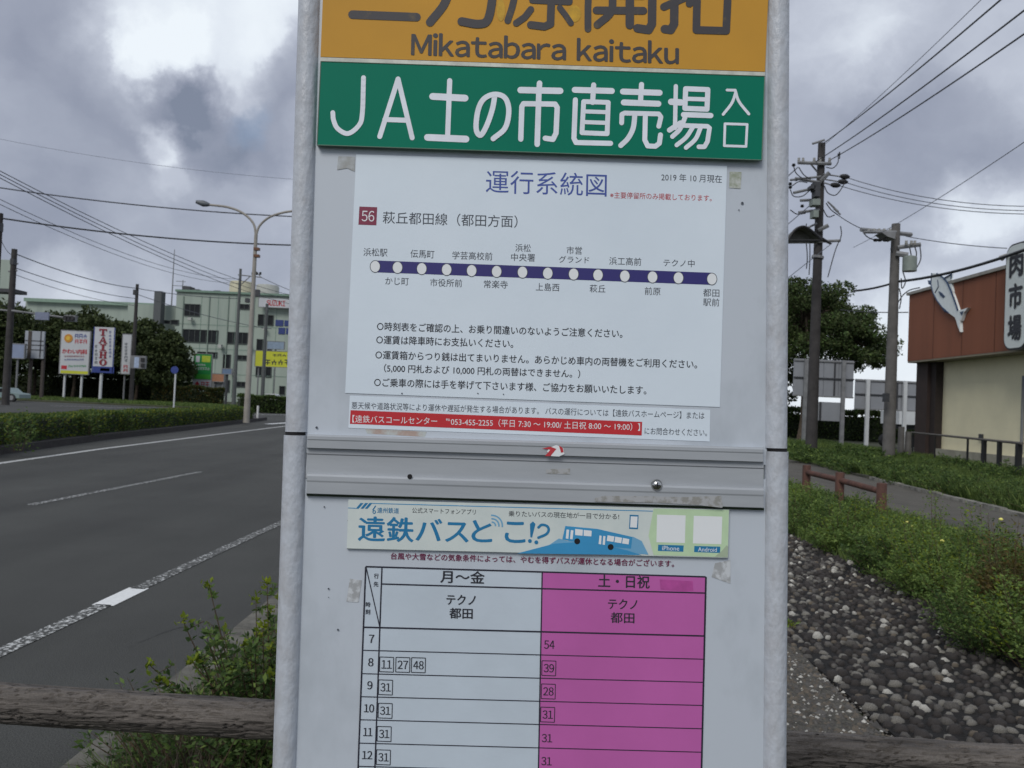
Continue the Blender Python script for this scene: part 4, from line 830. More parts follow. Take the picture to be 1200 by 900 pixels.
cor = empty('corner_building', (at(-5, 470, 100).x, 100, 0), 'pale green building corner with a dark eave at the left picture edge', 'building')
wallblock(-60, 13, 303, 100, .6, 'wall', pale, cor); flat('eave', -60, 340, 32, 344, 97.5, 2.5, darkm, cor); flat('lower_canopy', -60, 357, 12, 362, 98, 2, darkm, cor)
# distant low buildings behind the trees
for i, (x0, x1, yt, lb, m_) in enumerate(((60, 128, 454, 'low white building glimpsed beneath the dark trees left of the tall sign', wh_m), (128, 180, 456, 'low pale building glimpsed between tree trunks right of the tall sign', cream))):
    r_ = empty('low_building', (at(x0, 470, 108).x, 108, 0), lb, 'building'); wallblock(x0, x1, yt, 108 + i, 5, 'wall', m_, r_); flat('roof', x0 - 1, yt - 3, x1 + 1, yt, 107.8 + i, 5.4, darkm, r_)
# rooftop sign
X0, Z0 = Vector((1, 0, 0)), Vector((0, 0, 1))
def board(name, px0, py0, px1, py1, Y, m_, label, cat, posts=(), base_z=0, d=.18, prm=None, pr=.09, rim=True):
    c, w, h = bq(px0, py0, px1, py1, Y); root = empty(name, (c.x, Y, base_z), label, cat)
    MB().box((c.x, Y, c.z), (w, d, h)).build('board', m_, root)
    if rim:
        b = MB(); t = .07
        for sx in (-1, 1): b.box((c.x + sx * (w / 2 + t / 2), Y, c.z), (t, d + .04, h + 2 * t))
        for sz in (-1, 1): b.box((c.x, Y, c.z + sz * (h / 2 + t / 2)), (w, d + .04, t))
        b.build('board_rim', grey_m, root)
    for x in posts:
        p = at(x, (py0 + py1) / 2, Y).x; MB().tube([(p, Y + d / 2 + pr, base_z - .1), (p, Y + d / 2 + pr, c.z)], pr, 8).build('post', prm or grey_m, root)
    return root, c, w, h
def prn(root, Y, px0, py0, px1, py1, m_, txt=None, d=.18, bold=.0, k=1, n='lettering'):
    c, w, h = bq(px0, py0, px1, py1, Y); yy = Y - d / 2 - .012 * k; b = MB()
    if txt: text3d(b, txt, (c.x, yy, c.z), X0, Z0, w, h, bold)
    else: b.poly([(c.x - w / 2, yy, c.z - h / 2), (c.x + w / 2, yy, c.z - h / 2), (c.x + w / 2, yy, c.z + h / 2), (c.x - w / 2, yy, c.z + h / 2)], [(0, 1, 2, 3)])
    return b.build(n, m_, root)
signw = mat('sign_white', (184, 188, 192), .5, var=.04, scale=1); sred = mat('sign_red', (176, 34, 48), .5); sblu = mat('sign_blue', (40, 60, 130), .5); syel = mat('sign_yellow', (188, 192, 50), .5, var=.05, scale=1); sgrn = mat('sign_green', (26, 132, 64), .5, var=.08, scale=1); sblk = mat('sign_black', (42, 44, 50), .5); sdrd = mat('sign_dark_red', (128, 28, 44), .5); soch = mat('sign_ochre', (190, 132, 44), .5)
def marks(root, Y, px0, py0, px1, py1, m_, n, vert=False, k=1):
    """illegible small print: a row of little strokes"""
    for i in range(n):
        if vert: a = (px0, py0 + (py1 - py0) * i / n, px1, py0 + (py1 - py0) * (i + .78) / n)
        else: a = (px0 + (px1 - px0) * i / n, py0, px0 + (px1 - px0) * (i + .78) / n, py1)
        c, w, h = bq(*a, Y); yy = Y - .09 - .012 * k; b = MB()
        for (x0, z0, x1, z1) in random.choice((((0, .8, 1, 1), (.4, 0, .6, .8), (0, .3, 1, .48)), ((0, 0, .2, 1), (.8, 0, 1, 1), (.2, .8, .8, 1), (.2, .4, .8, .55)), ((0, .45, 1, .62), (.1, 0, .3, .45), (.65, 0, .85, .45), (.4, .62, .6, 1)))):
            b.poly([(c.x - w / 2 + w * u, yy, c.z - h / 2 + h * v) for u, v in ((x0, z0), (x1, z0), (x1, z1), (x0, z1))], [(0, 1, 2, 3)])
        b.build('small_print', m_, root)
r_, c, w, h = board('rooftop_sign', 303.5, 350, 352, 360.5, YB - 1, signw, 'white sign board with red lettering on the top edge of the pale green factory', 'sign', base_z=12)
prn(r_, YB - 1, 313, 352, 334.5, 358.5, sred, '^SUZUKI', bold=0); prn(r_, YB - 1, 312.6, 352.2, 334.2, 358.7, sred, '^SUZUKI', k=2)
r_, c, w, h = board('yellow_sign', 299.5, 412, 352, 430, 100, syel, 'bright yellow sign board with dark lettering right of the street lamp', 'sign', posts=(303, 340))
marks(r_, 100, 320, 415, 348, 418, sblk, 5); marks(r_, 100, 311, 421.5, 349, 427.5, sblk, 5)
board('blue_grey_sign', 313.5, 400.5, 333, 409, 105, mat('sign_greyblue', (128, 146, 166), .6, var=.1, scale=3), 'small blue grey sign board above the yellow sign', 'sign', posts=(323,))
r_, c, w, h = board('green_sign', 227.5, 415, 248, 444.5, 88, sgrn, 'tall green sign board with a white and yellow emblem and white lettering', 'sign', posts=(230.5, 245))
prn(r_, 88, 237, 417, 247, 424.5, mat('sign_lime', (170, 190, 60), .5)); prn(r_, 88, 230, 417, 234.5, 424.5, signw); marks(r_, 88, 229, 426.5, 242, 429, signw, 4); marks(r_, 88, 229, 430.5, 246.5, 434, signw, 6); prn(r_, 88, 227.8, 438.6, 247.8, 444.4, mat('sign_leaf', (60, 150, 50), .5))
r_, c, w, h = board('arrow_sign', 226.5, 445, 248, 455.5, 87.6, signw, 'white sign with a red arrow and red lettering below the tall green sign', 'sign', posts=(230.5, 245))
b = MB(); c2, w2, h2 = bq(228.5, 446.5, 234.5, 454.5, 87.6); yy = 87.6 - .11
b.poly([(c2.x - w2 * .5, yy, c2.z), (c2.x, yy, c2.z + h2 * .5), (c2.x + w2 * .5, yy, c2.z), (c2.x + w2 * .22, yy, c2.z), (c2.x + w2 * .22, yy, c2.z - h2 * .5), (c2.x - w2 * .22, yy, c2.z - h2 * .5), (c2.x - w2 * .22, yy, c2.z)], [(0, 6, 5, 4, 3, 2, 1)]); b.build('arrow_mark', sred, r_)
marks(r_, 87.6, 236, 447.5, 246.5, 453, sred, 2)
board('small_orange_board', 249, 438.5, 262.5, 447, 86, mat('board_orange', (166, 120, 92), .7, var=.1), 'dull orange board above a pale board right of the green sign', 'sign', posts=(251, 261))
board('small_pale_board', 249, 447.5, 262.5, 454.5, 86.5, mat('board_pale', (150, 156, 156), .7), 'small pale grey board under the dull orange board', 'sign', posts=(250.5, 261.5))
board('street_name_sign', 261, 432.5, 271.5, 438, 78, mat('board_bl', (96, 118, 146), .6), 'small blue name sign on a dark post between the green sign and street lamp', 'sign', posts=(265.5,), prm=darkm, pr=.12)
r_, c, w, h = board('narrow_sign', 143.5, 392, 153.5, 438, 80, signw, 'narrow white upright sign with faint lettering right of the red lettered sign', 'sign', posts=(146.5,))
marks(r_, 80, 146.5, 402, 150, 425, fade, 6, True); marks(r_, 80, 145.3, 428, 150, 437, sred, 2, True)
# clinic sign
r_, c, w, h = board('clinic_sign', 71.5, 388, 105, 438, 78, signw, 'white clinic sign with coloured lettering on two white posts before the dark trees', 'sign', posts=(76.3, 96.3), prm=wh_m, pr=.11)
prn(r_, 78, 71.6, 434.6, 104.6, 438, syel); marks(r_, 78, 88.5, 391.5, 103.5, 396.5, sblu, 3); marks(r_, 78, 88.5, 398, 103.5, 403, sred, 3); prn(r_, 78, 73.5, 409, 103, 415, sred, 'かわい内科', bold=.04); marks(r_, 78, 76, 416.8, 100, 418.8, sdrd, 9); marks(r_, 78, 76, 420.6, 99.5, 422.8, sblu, 8)
prn(r_, 78, 72.4, 428.3, 79, 432.6, sred); marks(r_, 78, 81, 428, 102, 430.5, sgrn, 7); b = MB(); c2, w2, h2 = bq(76, 392, 86, 401, 78); b.tube([(c2.x, 78 - .1, c2.z), (c2.x, 78 - .13, c2.z)], w2 / 2, 16); b.build('emblem', soch, r_)
r2 = MB(); r2.tube([(c2.x - .03, 77.87, c2.z), (c2.x - .03, 77.86, c2.z)], w2 / 4, 12); r2.build('emblem', mat('sign_gold', (214, 176, 60), .5), r_)
# tall sign with red letters
r_, c, w, h = board('tall_lettered_sign', 110, 383.5, 133.5, 436.5, 76, signw, 'white upright sign with big dark red letters on one post before dark trees', 'sign', posts=(119,), prm=wh_m, pr=.14, rim=False)
for q_ in ((109.3, 383, 110.4, 437), (133.2, 384, 134.2, 437), (109.3, 429.6, 134.2, 437)): prn(r_, 76, *q_, sblu, n='blue_border')
def serif(ch, px0, py0, px1, py1):
    c, w, h = bq(px0, py0, px1, py1, 76); yy = 76 - .14; b = MB(); T_ = {'T': [(.36, 0, .64, 1), (0, .82, 1, 1), (0, .66, .14, .9), (.86, .66, 1, .9), (.2, 0, .8, .12)], 'I': [(.34, 0, .66, 1), (.1, .86, .9, 1), (.1, 0, .9, .14)], 'H': [(.1, 0, .36, 1), (.64, 0, .9, 1), (.3, .42, .7, .58), (0, .88, .44, 1), (.56, .88, 1, 1), (0, 0, .44, .12), (.56, 0, 1, .12)]}
    if ch in T_:
        for i, (a, b0, a2, b1) in enumerate(T_[ch]): b.poly([(c.x - w / 2 + w * u, yy - i * .002, c.z - h / 2 + h * v) for u, v in ((a, b0), (a2, b0), (a2, b1), (a, b1))], [(0, 1, 2, 3)])
    elif ch == 'O':
        v = []; 
        for i in range(20):
            an = 6.2832 * i / 20; v += [(c.x + w / 2 * math.cos(an), yy, c.z + h / 2 * math.sin(an)), (c.x + w * .2 * math.cos(an), yy, c.z + h * .36 * math.sin(an))]
        b.poly(v, [(2 * i, 2 * ((i + 1) % 20), 2 * ((i + 1) % 20) + 1, 2 * i + 1) for i in range(20)])
    else:
        for i, pl in enumerate(([(.0, 0), (.16, 0), (.55, 1), (.45, 1)], [(.66, 0), (1, 0), (.6, 1), (.42, 1)], [(.2, .28), (.75, .28), (.72, .42), (.24, .42)], [(-.05, 0), (.3, 0), (.3, .1), (-.05, .1)], [(.58, 0), (1.08, 0), (1.08, .1), (.58, .1)])): b.poly([(c.x - w / 2 + w * u, yy - i * .002, c.z - h / 2 + h * v) for u, v in pl], [(0, 1, 2, 3)])
    b.build('lettering', sdrd, r_)
for ch, y0, y1 in (('T', 385.5, 393.5), ('A', 394.5, 402.5), ('I', 403.5, 411), ('H', 412, 420), ('O', 421, 428.6)): serif(ch, 117, y0, 126, y1)
marks(r_, 76, 128.4, 388, 131, 420, sblu, 8, True); marks(r_, 76, 111.8, 404.5, 114.6, 428, sblk, 5, True)
prn(r_, 76, 118, 431.5, 129, 435, soch)
# sign backs at far left
r_, c, w, h = board('sign_back', 29.5, 388, 52, 420, 72, mat('back_grey', (150, 156, 164), .6, var=.06, scale=1), 'white back of a large sign with dark cross bars at the left', 'sign', posts=(35.5, 50), prm=mat('rusty_post', (70, 64, 60), .8), pr=.16, rim=False)
for y_ in (399, 404, 409.5): prn(r_, 72, 30, y_, 52, y_ + 1.2, darkm, n='cross_bar')
prn(r_, 72, 47.5, 388.5, 49, 419.5, darkm, n='cross_bar'); prn(r_, 72, 33.5, 388, 37.5, 421, MATS['rusty_post'], k=3, n='cross_bar')
board('small_sign_back', 13.5, 403.5, 29, 419.5, 71, mat('back_blue', (128, 140, 166), .6, var=.08, scale=1), 'pale blue back of a smaller sign beside the leftmost utility pole', 'sign', posts=(20,))
# ================================================================== utility poles, lamps, wires
polec = mat('pole_concrete', (100, 98, 96), .9, var=.15, scale=3, bump=.3); poled = mat('pole_dark', (62, 60, 60), .9, var=.2, scale=3); steel = mat('galv_steel', (128, 130, 132), .6, var=.15, scale=4); blackp = mat('black_rubber', (26, 27, 30), .6); ins = mat('insulator', (158, 158, 154), .4); boxg = mat('transformer_grey', (128, 138, 132), .6, var=.08)
def pole(pxt, pyt, Y, label, m_=polec, r=(.11, .19), zb=0):
    t = at(pxt, pyt, Y); root = empty('utility_pole', (t.x, Y, zb), label, 'utility pole'); MB().tube([(t.x, Y, zb - .2), (t.x, Y, t.z)], [r[1], r[0]], 14).build('pole', m_, root, smooth=True); return root, t
def arm(root, Y, p0, p1, r=.05, m_=steel, name='crossarm', dy=(0, 0)):
    a, c = at(*p0, Y + dy[0]), at(*p1, Y + dy[1]); return MB().tube([a, c], r, 6).build(name, m_, root)
def insul(root, Y, px, py, h=6, m_=ins, name='insulator', r=.055):
    c = at(px, py, Y); hh = h * Y / F; return MB().tube([c, c + Vector((0, 0, hh * .45)), c + Vector((0, 0, hh * .5)), c + Vector((0, 0, hh))], [r * .6, r, r * .7, r * .8], 7).build(name, m_, root)
R1, t1 = pole(963, 168, 28, 'tall dark utility pole crowded with switches and wires right of the board', poled, (.12, .2)); Y = 28
arm(R1, Y, (935, 190.5), (974, 192), .06, dy=(-.2, -.2)); arm(R1, Y, (952, 168.5), (966, 164), .04, steel); arm(R1, Y, (950, 192), (960, 204), .03)
for x in (936, 941, 954, 961, 972): insul(R1, Y - .2, x, 190.5, 5.5)
for (a, c, r_) in (((962, 212), (972, 202), .07), ((962, 214), (932, 209), .05), ((962, 207), (926, 211), .04), ((961, 219), (930, 226), .05), ((960, 234), (938, 235), .05), ((960, 246), (936, 249), .05), ((959, 270), (971, 264), .07), ((958, 283), (985, 282), .05), ((957, 284), (928, 283), .04), ((957, 262), (944, 268), .04)): arm(R1, Y, a, c, r_, dy=(-.2, -.35))
for (x0, y0, x1, y1) in ((950, 216, 957, 226), (951, 226, 957, 233), (948, 236, 957, 243), (949, 249, 955, 257), (946, 220, 951, 224)): flat('switch_box', x0, y0, x1, y1, Y - .5, .35, boxg if y0 > 230 else darkm, R1)
for (x, y_) in ((990, 207), (988, 213), (979, 217)):
    c = at(x, y_, Y - .3); b = MB(); b.tube([c - Vector((.16, 0, -.01)), c - Vector((.06, 0, 0)), c + Vector((.06, 0, 0)), c + Vector((.16, 0, -.01))], [.05, .09, .09, .04], 8); b.build('insulator_sleeve', blackp, R1, smooth=True); arm(R1, Y - .3, (965, y_ - 3), (x - 4, y_), .025, steel, 'strain_link')
for (x, y_) in ((930, 195), (933, 212), (926, 217), (926, 221), (940, 243), (951, 243)): insul(R1, Y - .3, x, y_, 3, blackp, 'black_insulator', .07)
def loop(root, Y, pts, r=.018, m_=blackp, name='jumper_wire'):
    return MB().tube(curve([at(*p, Y) for p in pts], 5), r, 5, False).build(name, m_, root)
for pts in ([(930, 195), (933, 203), (941, 209), (950, 208)], [(982, 180), (982, 190), (976, 197), (968, 196)], [(926, 222), (930, 230), (940, 230), (948, 224)], [(966, 218), (970, 226), (978, 229), (984, 224), (990, 214)], [(936, 196), (942, 205), (950, 210)], [(968, 238), (974, 246), (982, 252)], [(964, 244), (970, 254), (978, 252)], [(970, 236), (977, 244), (983, 248)], [(926, 246), (934, 251), (944, 250)], [(928, 218), (936, 213), (946, 214)], [(945, 262), (944, 275), (946, 300), (945, 315)], [(949, 284), (949, 305), (948, 322)], [(983, 283), (978, 296), (970, 325)], [(985, 265), (986, 274), (984, 283)], [(984, 186), (984, 178), (983, 183)]): loop(R1, Y - .4, pts)
for (x, y_) in ((981, 248), (978, 244), (974, 240)):
    c = at(x, y_, Y - .5); MB().tube([c - Vector((.12, 0, -.10)), c + Vector((.12, 0, -.10))], .028, 7).build('strain_insulator', steel, R1)
MB().tube([at(958.5, 300, 28), at(958, 303, 28)], .2, 14).build('band', steel, R1)
# dome hood on an arm
hc = at(940, 282.5, 26.5); sh = empty('domed_hood', hc, 'dark rimmed domed hood on a thin arm beside the tall utility pole', 'hood'); b = MB()
ho = [(923, 282), (925.5, 278), (929, 272.5), (933.5, 268), (939, 265.8), (944, 266.2), (949, 269), (954, 273), (959, 277.5), (963, 281.8)]; hv = curve([at(*p, 26.2) for p in ho], 3); n_ = len(hv)
for k_, sc_y in enumerate((0, .25, .5)): b.v += [tuple(p + Vector((0, sc_y, 0))) for p in hv]
for j in range(2):
    for i in range(n_ - 1): b.f.append((j * n_ + i, j * n_ + i + 1, (j + 1) * n_ + i + 1, (j + 1) * n_ + i)); b.mi.append(0)
b.poly([p + Vector((0, .5, 0)) for p in hv], [tuple(range(n_))]); b.build('hood_shell', mat('hood_grey', (112, 114, 110), .6), sh)
b = MB(); b.tube(hv, .045, 6); b.tube([hv[0], hv[-1]], .035, 6); b.build('hood_rim', blackp, sh); MB().tube([at(952, 272.5, 26.3), at(964, 280.5, 26.3), at(974, 286, 26.3)], [.05, .06, .03], 6).build('arm', blackp, sh)
R2, t2 = pole(1050, 262.5, 26, 'grey concrete utility pole with a transformer just left of the brown shop', polec, (.13, .2)); Y = 26
arm(R2, Y, (1009, 269), (1068, 275), .07, dy=(-.2, .3)); arm(R2, Y, (1012, 272), (1050, 272), .05, dy=(-.6, -.3)); arm(R2, Y, (1052, 290), (1079, 286.5), .07, dy=(-.2, -.4)); arm(R2, Y, (1050, 297), (1064, 299), .09, dy=(-.2, -.3))
b = MB(); q_ = [at(*p, Y - .5) for p in ((1033, 272), (1050, 271), (1049, 280), (1040, 277))]; q2 = [p + Vector((0, .5, 0)) for p in q_]; b.hexa(q_, q2); b.build('cable_bracket', steel, R2)
tb_ = at(1066, 309, Y - .4); MB().tube([tb_ - Vector((0, 0, .24)), tb_ + Vector((0, 0, .2)), tb_ + Vector((0, 0, .24))], [.21, .21, .14], 16).build('transformer', boxg, R2, smooth=True)
for x in (1062, 1068, 1072): insul(R2, Y - .4, x, 287, 5)
for x in (1026, 1031, 1037): insul(R2, Y - .6, x, 283, 3, blackp, 'black_insulator', .08)
for x in (1018, 1024, 1030, 1036, 1043): insul(R2, Y - .3, x, 272, 4)
for pts in ([(1066, 290), (1068, 300), (1070, 306)], [(1072, 289), (1074, 298), (1071, 306)], [(1078, 288), (1079, 303), (1074, 314)], [(1012, 273), (1017, 278), (1026, 281), (1040, 278)], [(1046, 288), (1044, 292), (1046, 296)], [(1058, 318), (1061, 330), (1057, 338), (1056, 326)], [(1052, 355), (1058, 346), (1066, 340), (1078, 337)], [(1054, 362), (1056, 350), (1054, 338)]): loop(R2, Y - .4, pts)
flat('meter_box', 1034, 461, 1039, 471, Y - .3, .2, darkm, R2)
R3, t3 = pole(17, 292, 53, 'leftmost dark wooden utility pole beside the sign backs', poled, (.17, .24)); 
for (a, c) in (((10, 318), (20, 317)), ((13, 309), (21, 309)), ((0, 363), (28, 366))): arm(R3, 53, a, c, .06)
loop(R3, 52.5, [(-2, 270), (3, 285), (10, 296), (17, 300)]); flat('switch_box', 16, 304, 20, 311, 52.6, .4, darkm, R3)
R0, t0 = pole(0, 250, 50, 'dark wooden utility pole half cut off by the left picture edge', poled, (.18, .25)); flat('switch_box', 0, 262, 4, 272, 49.6, .4, darkm, R0)
R4, t4 = pole(161, 333, 78, 'dark thin utility pole right of the narrow white sign', poled, (.14, .22)); flat('switch_box', 158, 340, 161, 346, 77.5, .4, darkm, R4)
R5, t5 = pole(282, 315, 80, 'thin dark utility pole in front of the pale green factory left of the lamp', mat('pole_mid', (92, 96, 96), .9, var=.1), (.12, .21)); Y = 80
for (a, c, r_) in (((279, 322), (306, 325), .06), ((283, 333), (293, 324), .05), ((300, 318), (306, 325), .05)): arm(R5, Y, a, c, r_)
for x in (296, 301, 305): insul(R5, Y, x, 322, 3, blackp, 'insulator', .14)
for (x0, y0, x1, y1) in ((300, 340, 305, 348), (289, 350, 293, 355)): flat('switch_box', x0, y0, x1, y1, Y - .5, .5, darkm, R5)
R6, t6 = pole(313, 356, 84, 'short grey utility pole right of the street lamp before the yellow sign', MATS['pole_mid'], (.14, .2)); arm(R6, 84, (306, 384), (318, 385), .06)
# street lamp
lb_ = G(291.5, 494, .16); SL = empty('street_lamp', (lb_.x, lb_.y, .16), 'pale steel double armed street lamp standing on the end of the median', 'street lamp'); Y = lb_.y
lampm = mat('lamp_steel', (150, 146, 138), .6, var=.12, scale=1.5)
xt = at(300, 275, Y); MB().tube([(xt.x, Y, .1), (xt.x, Y, 1.6), (xt.x, Y, xt.z)], [.15, .13, .08], 12).build('pole', lampm, SL, smooth=True)
for pts, hd in (([(300, 277), (297, 262), (285, 250), (268, 243), (246, 240)], [(246, 240), (238, 238.5), (230, 236.5)]), ([(300, 277), (304, 265), (315, 255), (330, 249.5), (345, 247)], [(345, 247), (354, 246), (364, 245)])):
    MB().tube(curve([at(*p, Y) for p in pts], 6), .055, 8).build('arm', lampm, SL, smooth=True)
    a, m_, c = [at(*p, Y) for p in hd]; MB().tube([a, a.lerp(m_, .5), m_, c], [.06, .12, .15, .08], 10).build('lamp_head', mat('lamp_head', (92, 98, 104), .5), SL, smooth=True)
for y_ in (292, 300): MB().box(at(301, y_, Y), (.24, .24, .12)).build('band', mat('rust', (112, 80, 62), .8), SL)
bo = G(301.5, 493.5); b = MB(); b.tube([(bo.x, bo.y, 0), (bo.x, bo.y, .82)], .055, 10); b.build('post_bollard', mat('bollard_white', (206, 208, 206), .6), None, label='thin white marker post standing beside the base of the street lamp', cat='bollard')
# road sign on white post
rs = empty('round_road_sign', (at(204, 470, 66).x, 66, 0), 'round blue road sign on a thin white post before the factory', 'road sign'); x_ = rs.location.x
MB().tube([(x_, 66, 0), (x_, 66, at(204, 436, 66).z)], .07, 8).build('post', wh_m, rs); c = at(204.5, 433.5, 65.9); MB().tube([c + Vector((0, 0, 0)), c + Vector((0, .05, 0))], .3, 18).build('sign_disc', sblu, rs)
# traffic signals
def signal(px0, py0, px1, py1, Y, label, arm_p):
    c, w, h = bq(px0, py0, px1, py1, Y); r_ = empty('traffic_signal', (c.x, Y, c.z - h / 2), label, 'traffic light'); MB().box(c, (w, .3, h)).build('housing', grey_m, r_)
    for i in range(3): MB().tube([(c.x + (i - 1) * w * .3, Y - .15, c.z), (c.x + (i - 1) * w * .3, Y - .3, c.z)], h * .36, 10).build('lens', blackp, r_)
    MB().tube([at(*p, Y + .2) for p in arm_p], .07, 6).build('arm', grey_m, r_); return r_
signal(76.5, 369.5, 89.5, 377, 52, 'traffic signal hanging on a long arm before the dark trees', [(14, 364), (90, 374)])
flat('name_plate', 42, 366, 58, 375, 51.8, .1, mat('plate_pale', (120, 128, 150), .6), None); o = bpy.context.scene.objects['name_plate.001'] if 'name_plate.001' in bpy.data.objects else None
if o: tag(o, 'pale blue junction name plate hanging on the signal arm', 'sign')
ps = empty('signal_back', (at(165, 425, 70).x, 70, 3), 'grey box shaped signal seen beside the narrow white sign', 'traffic light'); flat('housing', 155, 417, 172, 432, 70, .3, grey_m, ps); flat('pale_panel', 158, 418.5, 163.5, 431, 69.8, .12, mat('pp', (160, 176, 200), .5), ps)
for (y0, y1) in ((419.5, 424), (426, 430.5)): flat('lens', 166, y0, 170, y1, 69.8, .2, blackp, ps)
arm(ps, 70.2, (172, 425), (152, 425), .06)
# wires
wirem = mat('wire_black', (34, 36, 40), .6); wireg = mat('wire_grey', (88, 92, 100), .6)
def wire(a, c, r, label, group=None, sag=0, m_=wirem, n=14):
    A, B_ = at(*a), at(*c); b = MB(); b.tube([A.lerp(B_, i / n) - Vector((0, 0, sag * 4 * (i / n) * (1 - i / n))) for i in range(n + 1)], r, 5, False); return b.build('overhead_wire', m_, None, label=label, cat='wire', group=group)
g_ = 'wires climbing from the tall pole to the upper right'
wire((962, 170, 28), (1236, -55, 11), .016, 'topmost of three parallel wires rising from the tall pole to upper right', g_, .1)
wire((955, 190, 28), (1260, -34, 11), .016, 'middle of three parallel wires rising from the tall pole to upper right', g_, .1)
wire((972, 188, 28), (1280, -16, 11), .016, 'lowest of three parallel wires rising from the tall pole to upper right', g_, .1)
wire((963, 172, 28.2), (1190, -40, 14), .008, 'faint thin wire above the three parallel wires at upper right', g_, .1, wireg)
for (a, c, lb) in (((992, 208), (1215, 242), 'top'), ((990, 213.5), (1215, 247), 'middle'), ((982, 217), (1215, 251), 'bottom')):
    wire((*a, 28), (*c, 24), .013, lb + ' one of three flat wires running right from the black sleeves', 'flat wires at the right', .25, wireg)
wire((1000, 290, 30), (1210, 160, 14), .008, 'thin faint wire rising diagonally to the right picture edge above the shop', None, .1, wireg)
wire((982, 252, 28), (1018, 271, 26), .014, 'short thick cable between the tall pole and the concrete pole', None, .05)
wire((1062, 277, 26), (1180, 291, 22), .013, 'thin wire from the concrete pole to the shop roof lamp', None, .05, wireg)
wire((1000, 341, 27), (1052, 330, 26), .035, 'thick cable coming from behind the tree to the concrete pole', None, .05)
wire((1052, 330, 26), (1230, 282, 18), .042, 'thick black cable crossing in front of the shop roof', None, .15)
wire((985, 363, 40), (1064, 366, 30), .02, 'low thin cable passing before the broad tree to the shop', None, .05)
wire((935, 196, 28), (880, 245, 24), .02, 'wire dropping left from the tall pole towards the board', None, 0, wireg); wire((950, 240, 28), (880, 300, 24), .015, 'lower wire dropping left from the tall pole towards the board', None, 0, wireg); wire((975, 285, 28), (880, 360, 24), .012, 'faint wire dropping left under the domed hood', None, 0, wireg)
wire((-20, 217, 40), (372, 255, 42), .032, 'upper thick cable crossing the left sky above the street lamp', None, .25, mat('wire_mid', (66, 69, 76), .6)); wire((3, 256, 50), (372, 288, 55), .05, 'lower thick black cable crossing the left sky from the cut off pole', None, .35)
g2 = 'wires sloping down from upper left'
for i, (a, c, lb) in enumerate((((-20, 190), (372, 352), 'uppermost'), ((-20, 194), (372, 358), 'second'), ((-20, 198), (372, 363), 'third'), ((-20, 224), (280, 327), 'fourth'), ((-20, 230), (280, 332), 'fifth'))):
    wire((*a, 34), (*c, 80), .02 if i < 3 else .016, lb + ' of the wires sloping down across the left sky to the factory', g2, .9, MATS['wire_mid'] if i < 3 else wireg)
wire((17, 297, 53), (161, 338, 78), .035, 'wire from the leftmost wooden pole to the thin dark pole, upper', None, .35, MATS['wire_mid']); wire((18, 314, 53), (161, 350, 78), .028, 'wire from the leftmost wooden pole to the thin dark pole, lower', None, .3, wireg); wire((18, 322, 53), (158, 358, 78), .022, 'lowest wire from the leftmost wooden pole over the trees', None, .3, wireg)
wire((161, 338, 78), (282, 350, 80), .035, 'wire from the thin dark pole across the factory roof', None, .2, wireg); wire((161, 345, 78), (313, 385, 84), .03, 'wire crossing the factory facade to the short grey pole', None, .3, wireg); wire((0, 163, 90), (372, 212, 92), .02, 'very faint high wire crossing the left clouds', None, .6, mat('wire_faint', (120, 126, 138), .6)); wire((306, 325, 80), (372, 352, 78), .03, 'wire running right from the pole before the factory', None, .1, wireg)
# ================================================================== the brown shop
WX = 14.45; Yn, Yf = 14.0, 30.0
brown = mat('brown_fascia', (132, 80, 56), .75, var=.07, scale=1.5, stretch=(1, 1, .12)); beige = mat('beige_siding', (226, 219, 186), .8, var=.05, scale=.7); dkb = mat('dark_brown', (56, 44, 40), .8, var=.15, scale=2); trim = mat('trim_grey', (150, 148, 140), .6)
shop = empty('brown_shop', (WX, Yf, .1), 'brown and beige single storey shop building at the right picture edge', 'building')
zt, zb_ = 6.13, 3.70
MB().box((WX + 3, (Yn + Yf) / 2, (zt + zb_) / 2), (6, Yf - Yn, zt - zb_)).build('fascia', brown, shop)
MB().box((WX + 3, (Yn + Yf) / 2, zt + .05), (6.16, Yf - Yn + .16, .1)).build('roof_trim', trim, shop)
MB().box((WX + 3, (Yn + Yf) / 2, zb_ - .03), (5.98, Yf - Yn - .03, .06)).build('soffit', mat('soffit', (140, 134, 116), .8), shop)
i = 0
zz = .55
while zz < zb_ - .1:
    MB().box((WX + .72, (Yn + Yf - 1) / 2, zz + .145), (.06, Yf - Yn - 1.2, .289)).build('siding_board', beige, shop); zz += .29
MB().box((WX + 3.3, (Yn + Yf) / 2, zb_ / 2), (5, Yf - Yn - .8, zb_ - .1)).build('wall', mat('wall_dark_joint', (150, 144, 124), .9), shop)
MB().box((WX + .48, Yf - .5, zb_ / 2), (.36, .8, zb_ - .07)).build('pilaster', dkb, shop); MB().box((WX + .55, Yf - 1.08, zb_ / 2), (.26, .35, zb_ - .07)).build('pilaster', mat('dark_brown_b', (44, 36, 33), .8, var=.15), shop)
MB().box((WX + .48, 20.3, zb_ / 2), (.36, .5, zb_ - .07)).build('pilaster', dkb, shop)
MB().box((WX + .6, (Yn + Yf) / 2 - .3, .3), (.3, Yf - Yn - 1, .6)).build('plinth', mat('plinth', (150, 148, 134), .9, var=.15, scale=2), shop)
MB().tube([(WX + .5, 20.9, .5), (WX + .5, 20.9, zb_ - .35), (WX + .56, 20.9, zb_ - .15), (WX + .68, 20.9, zb_ - .1)], .1, 10).build('downpipe', beige, shop, smooth=True)
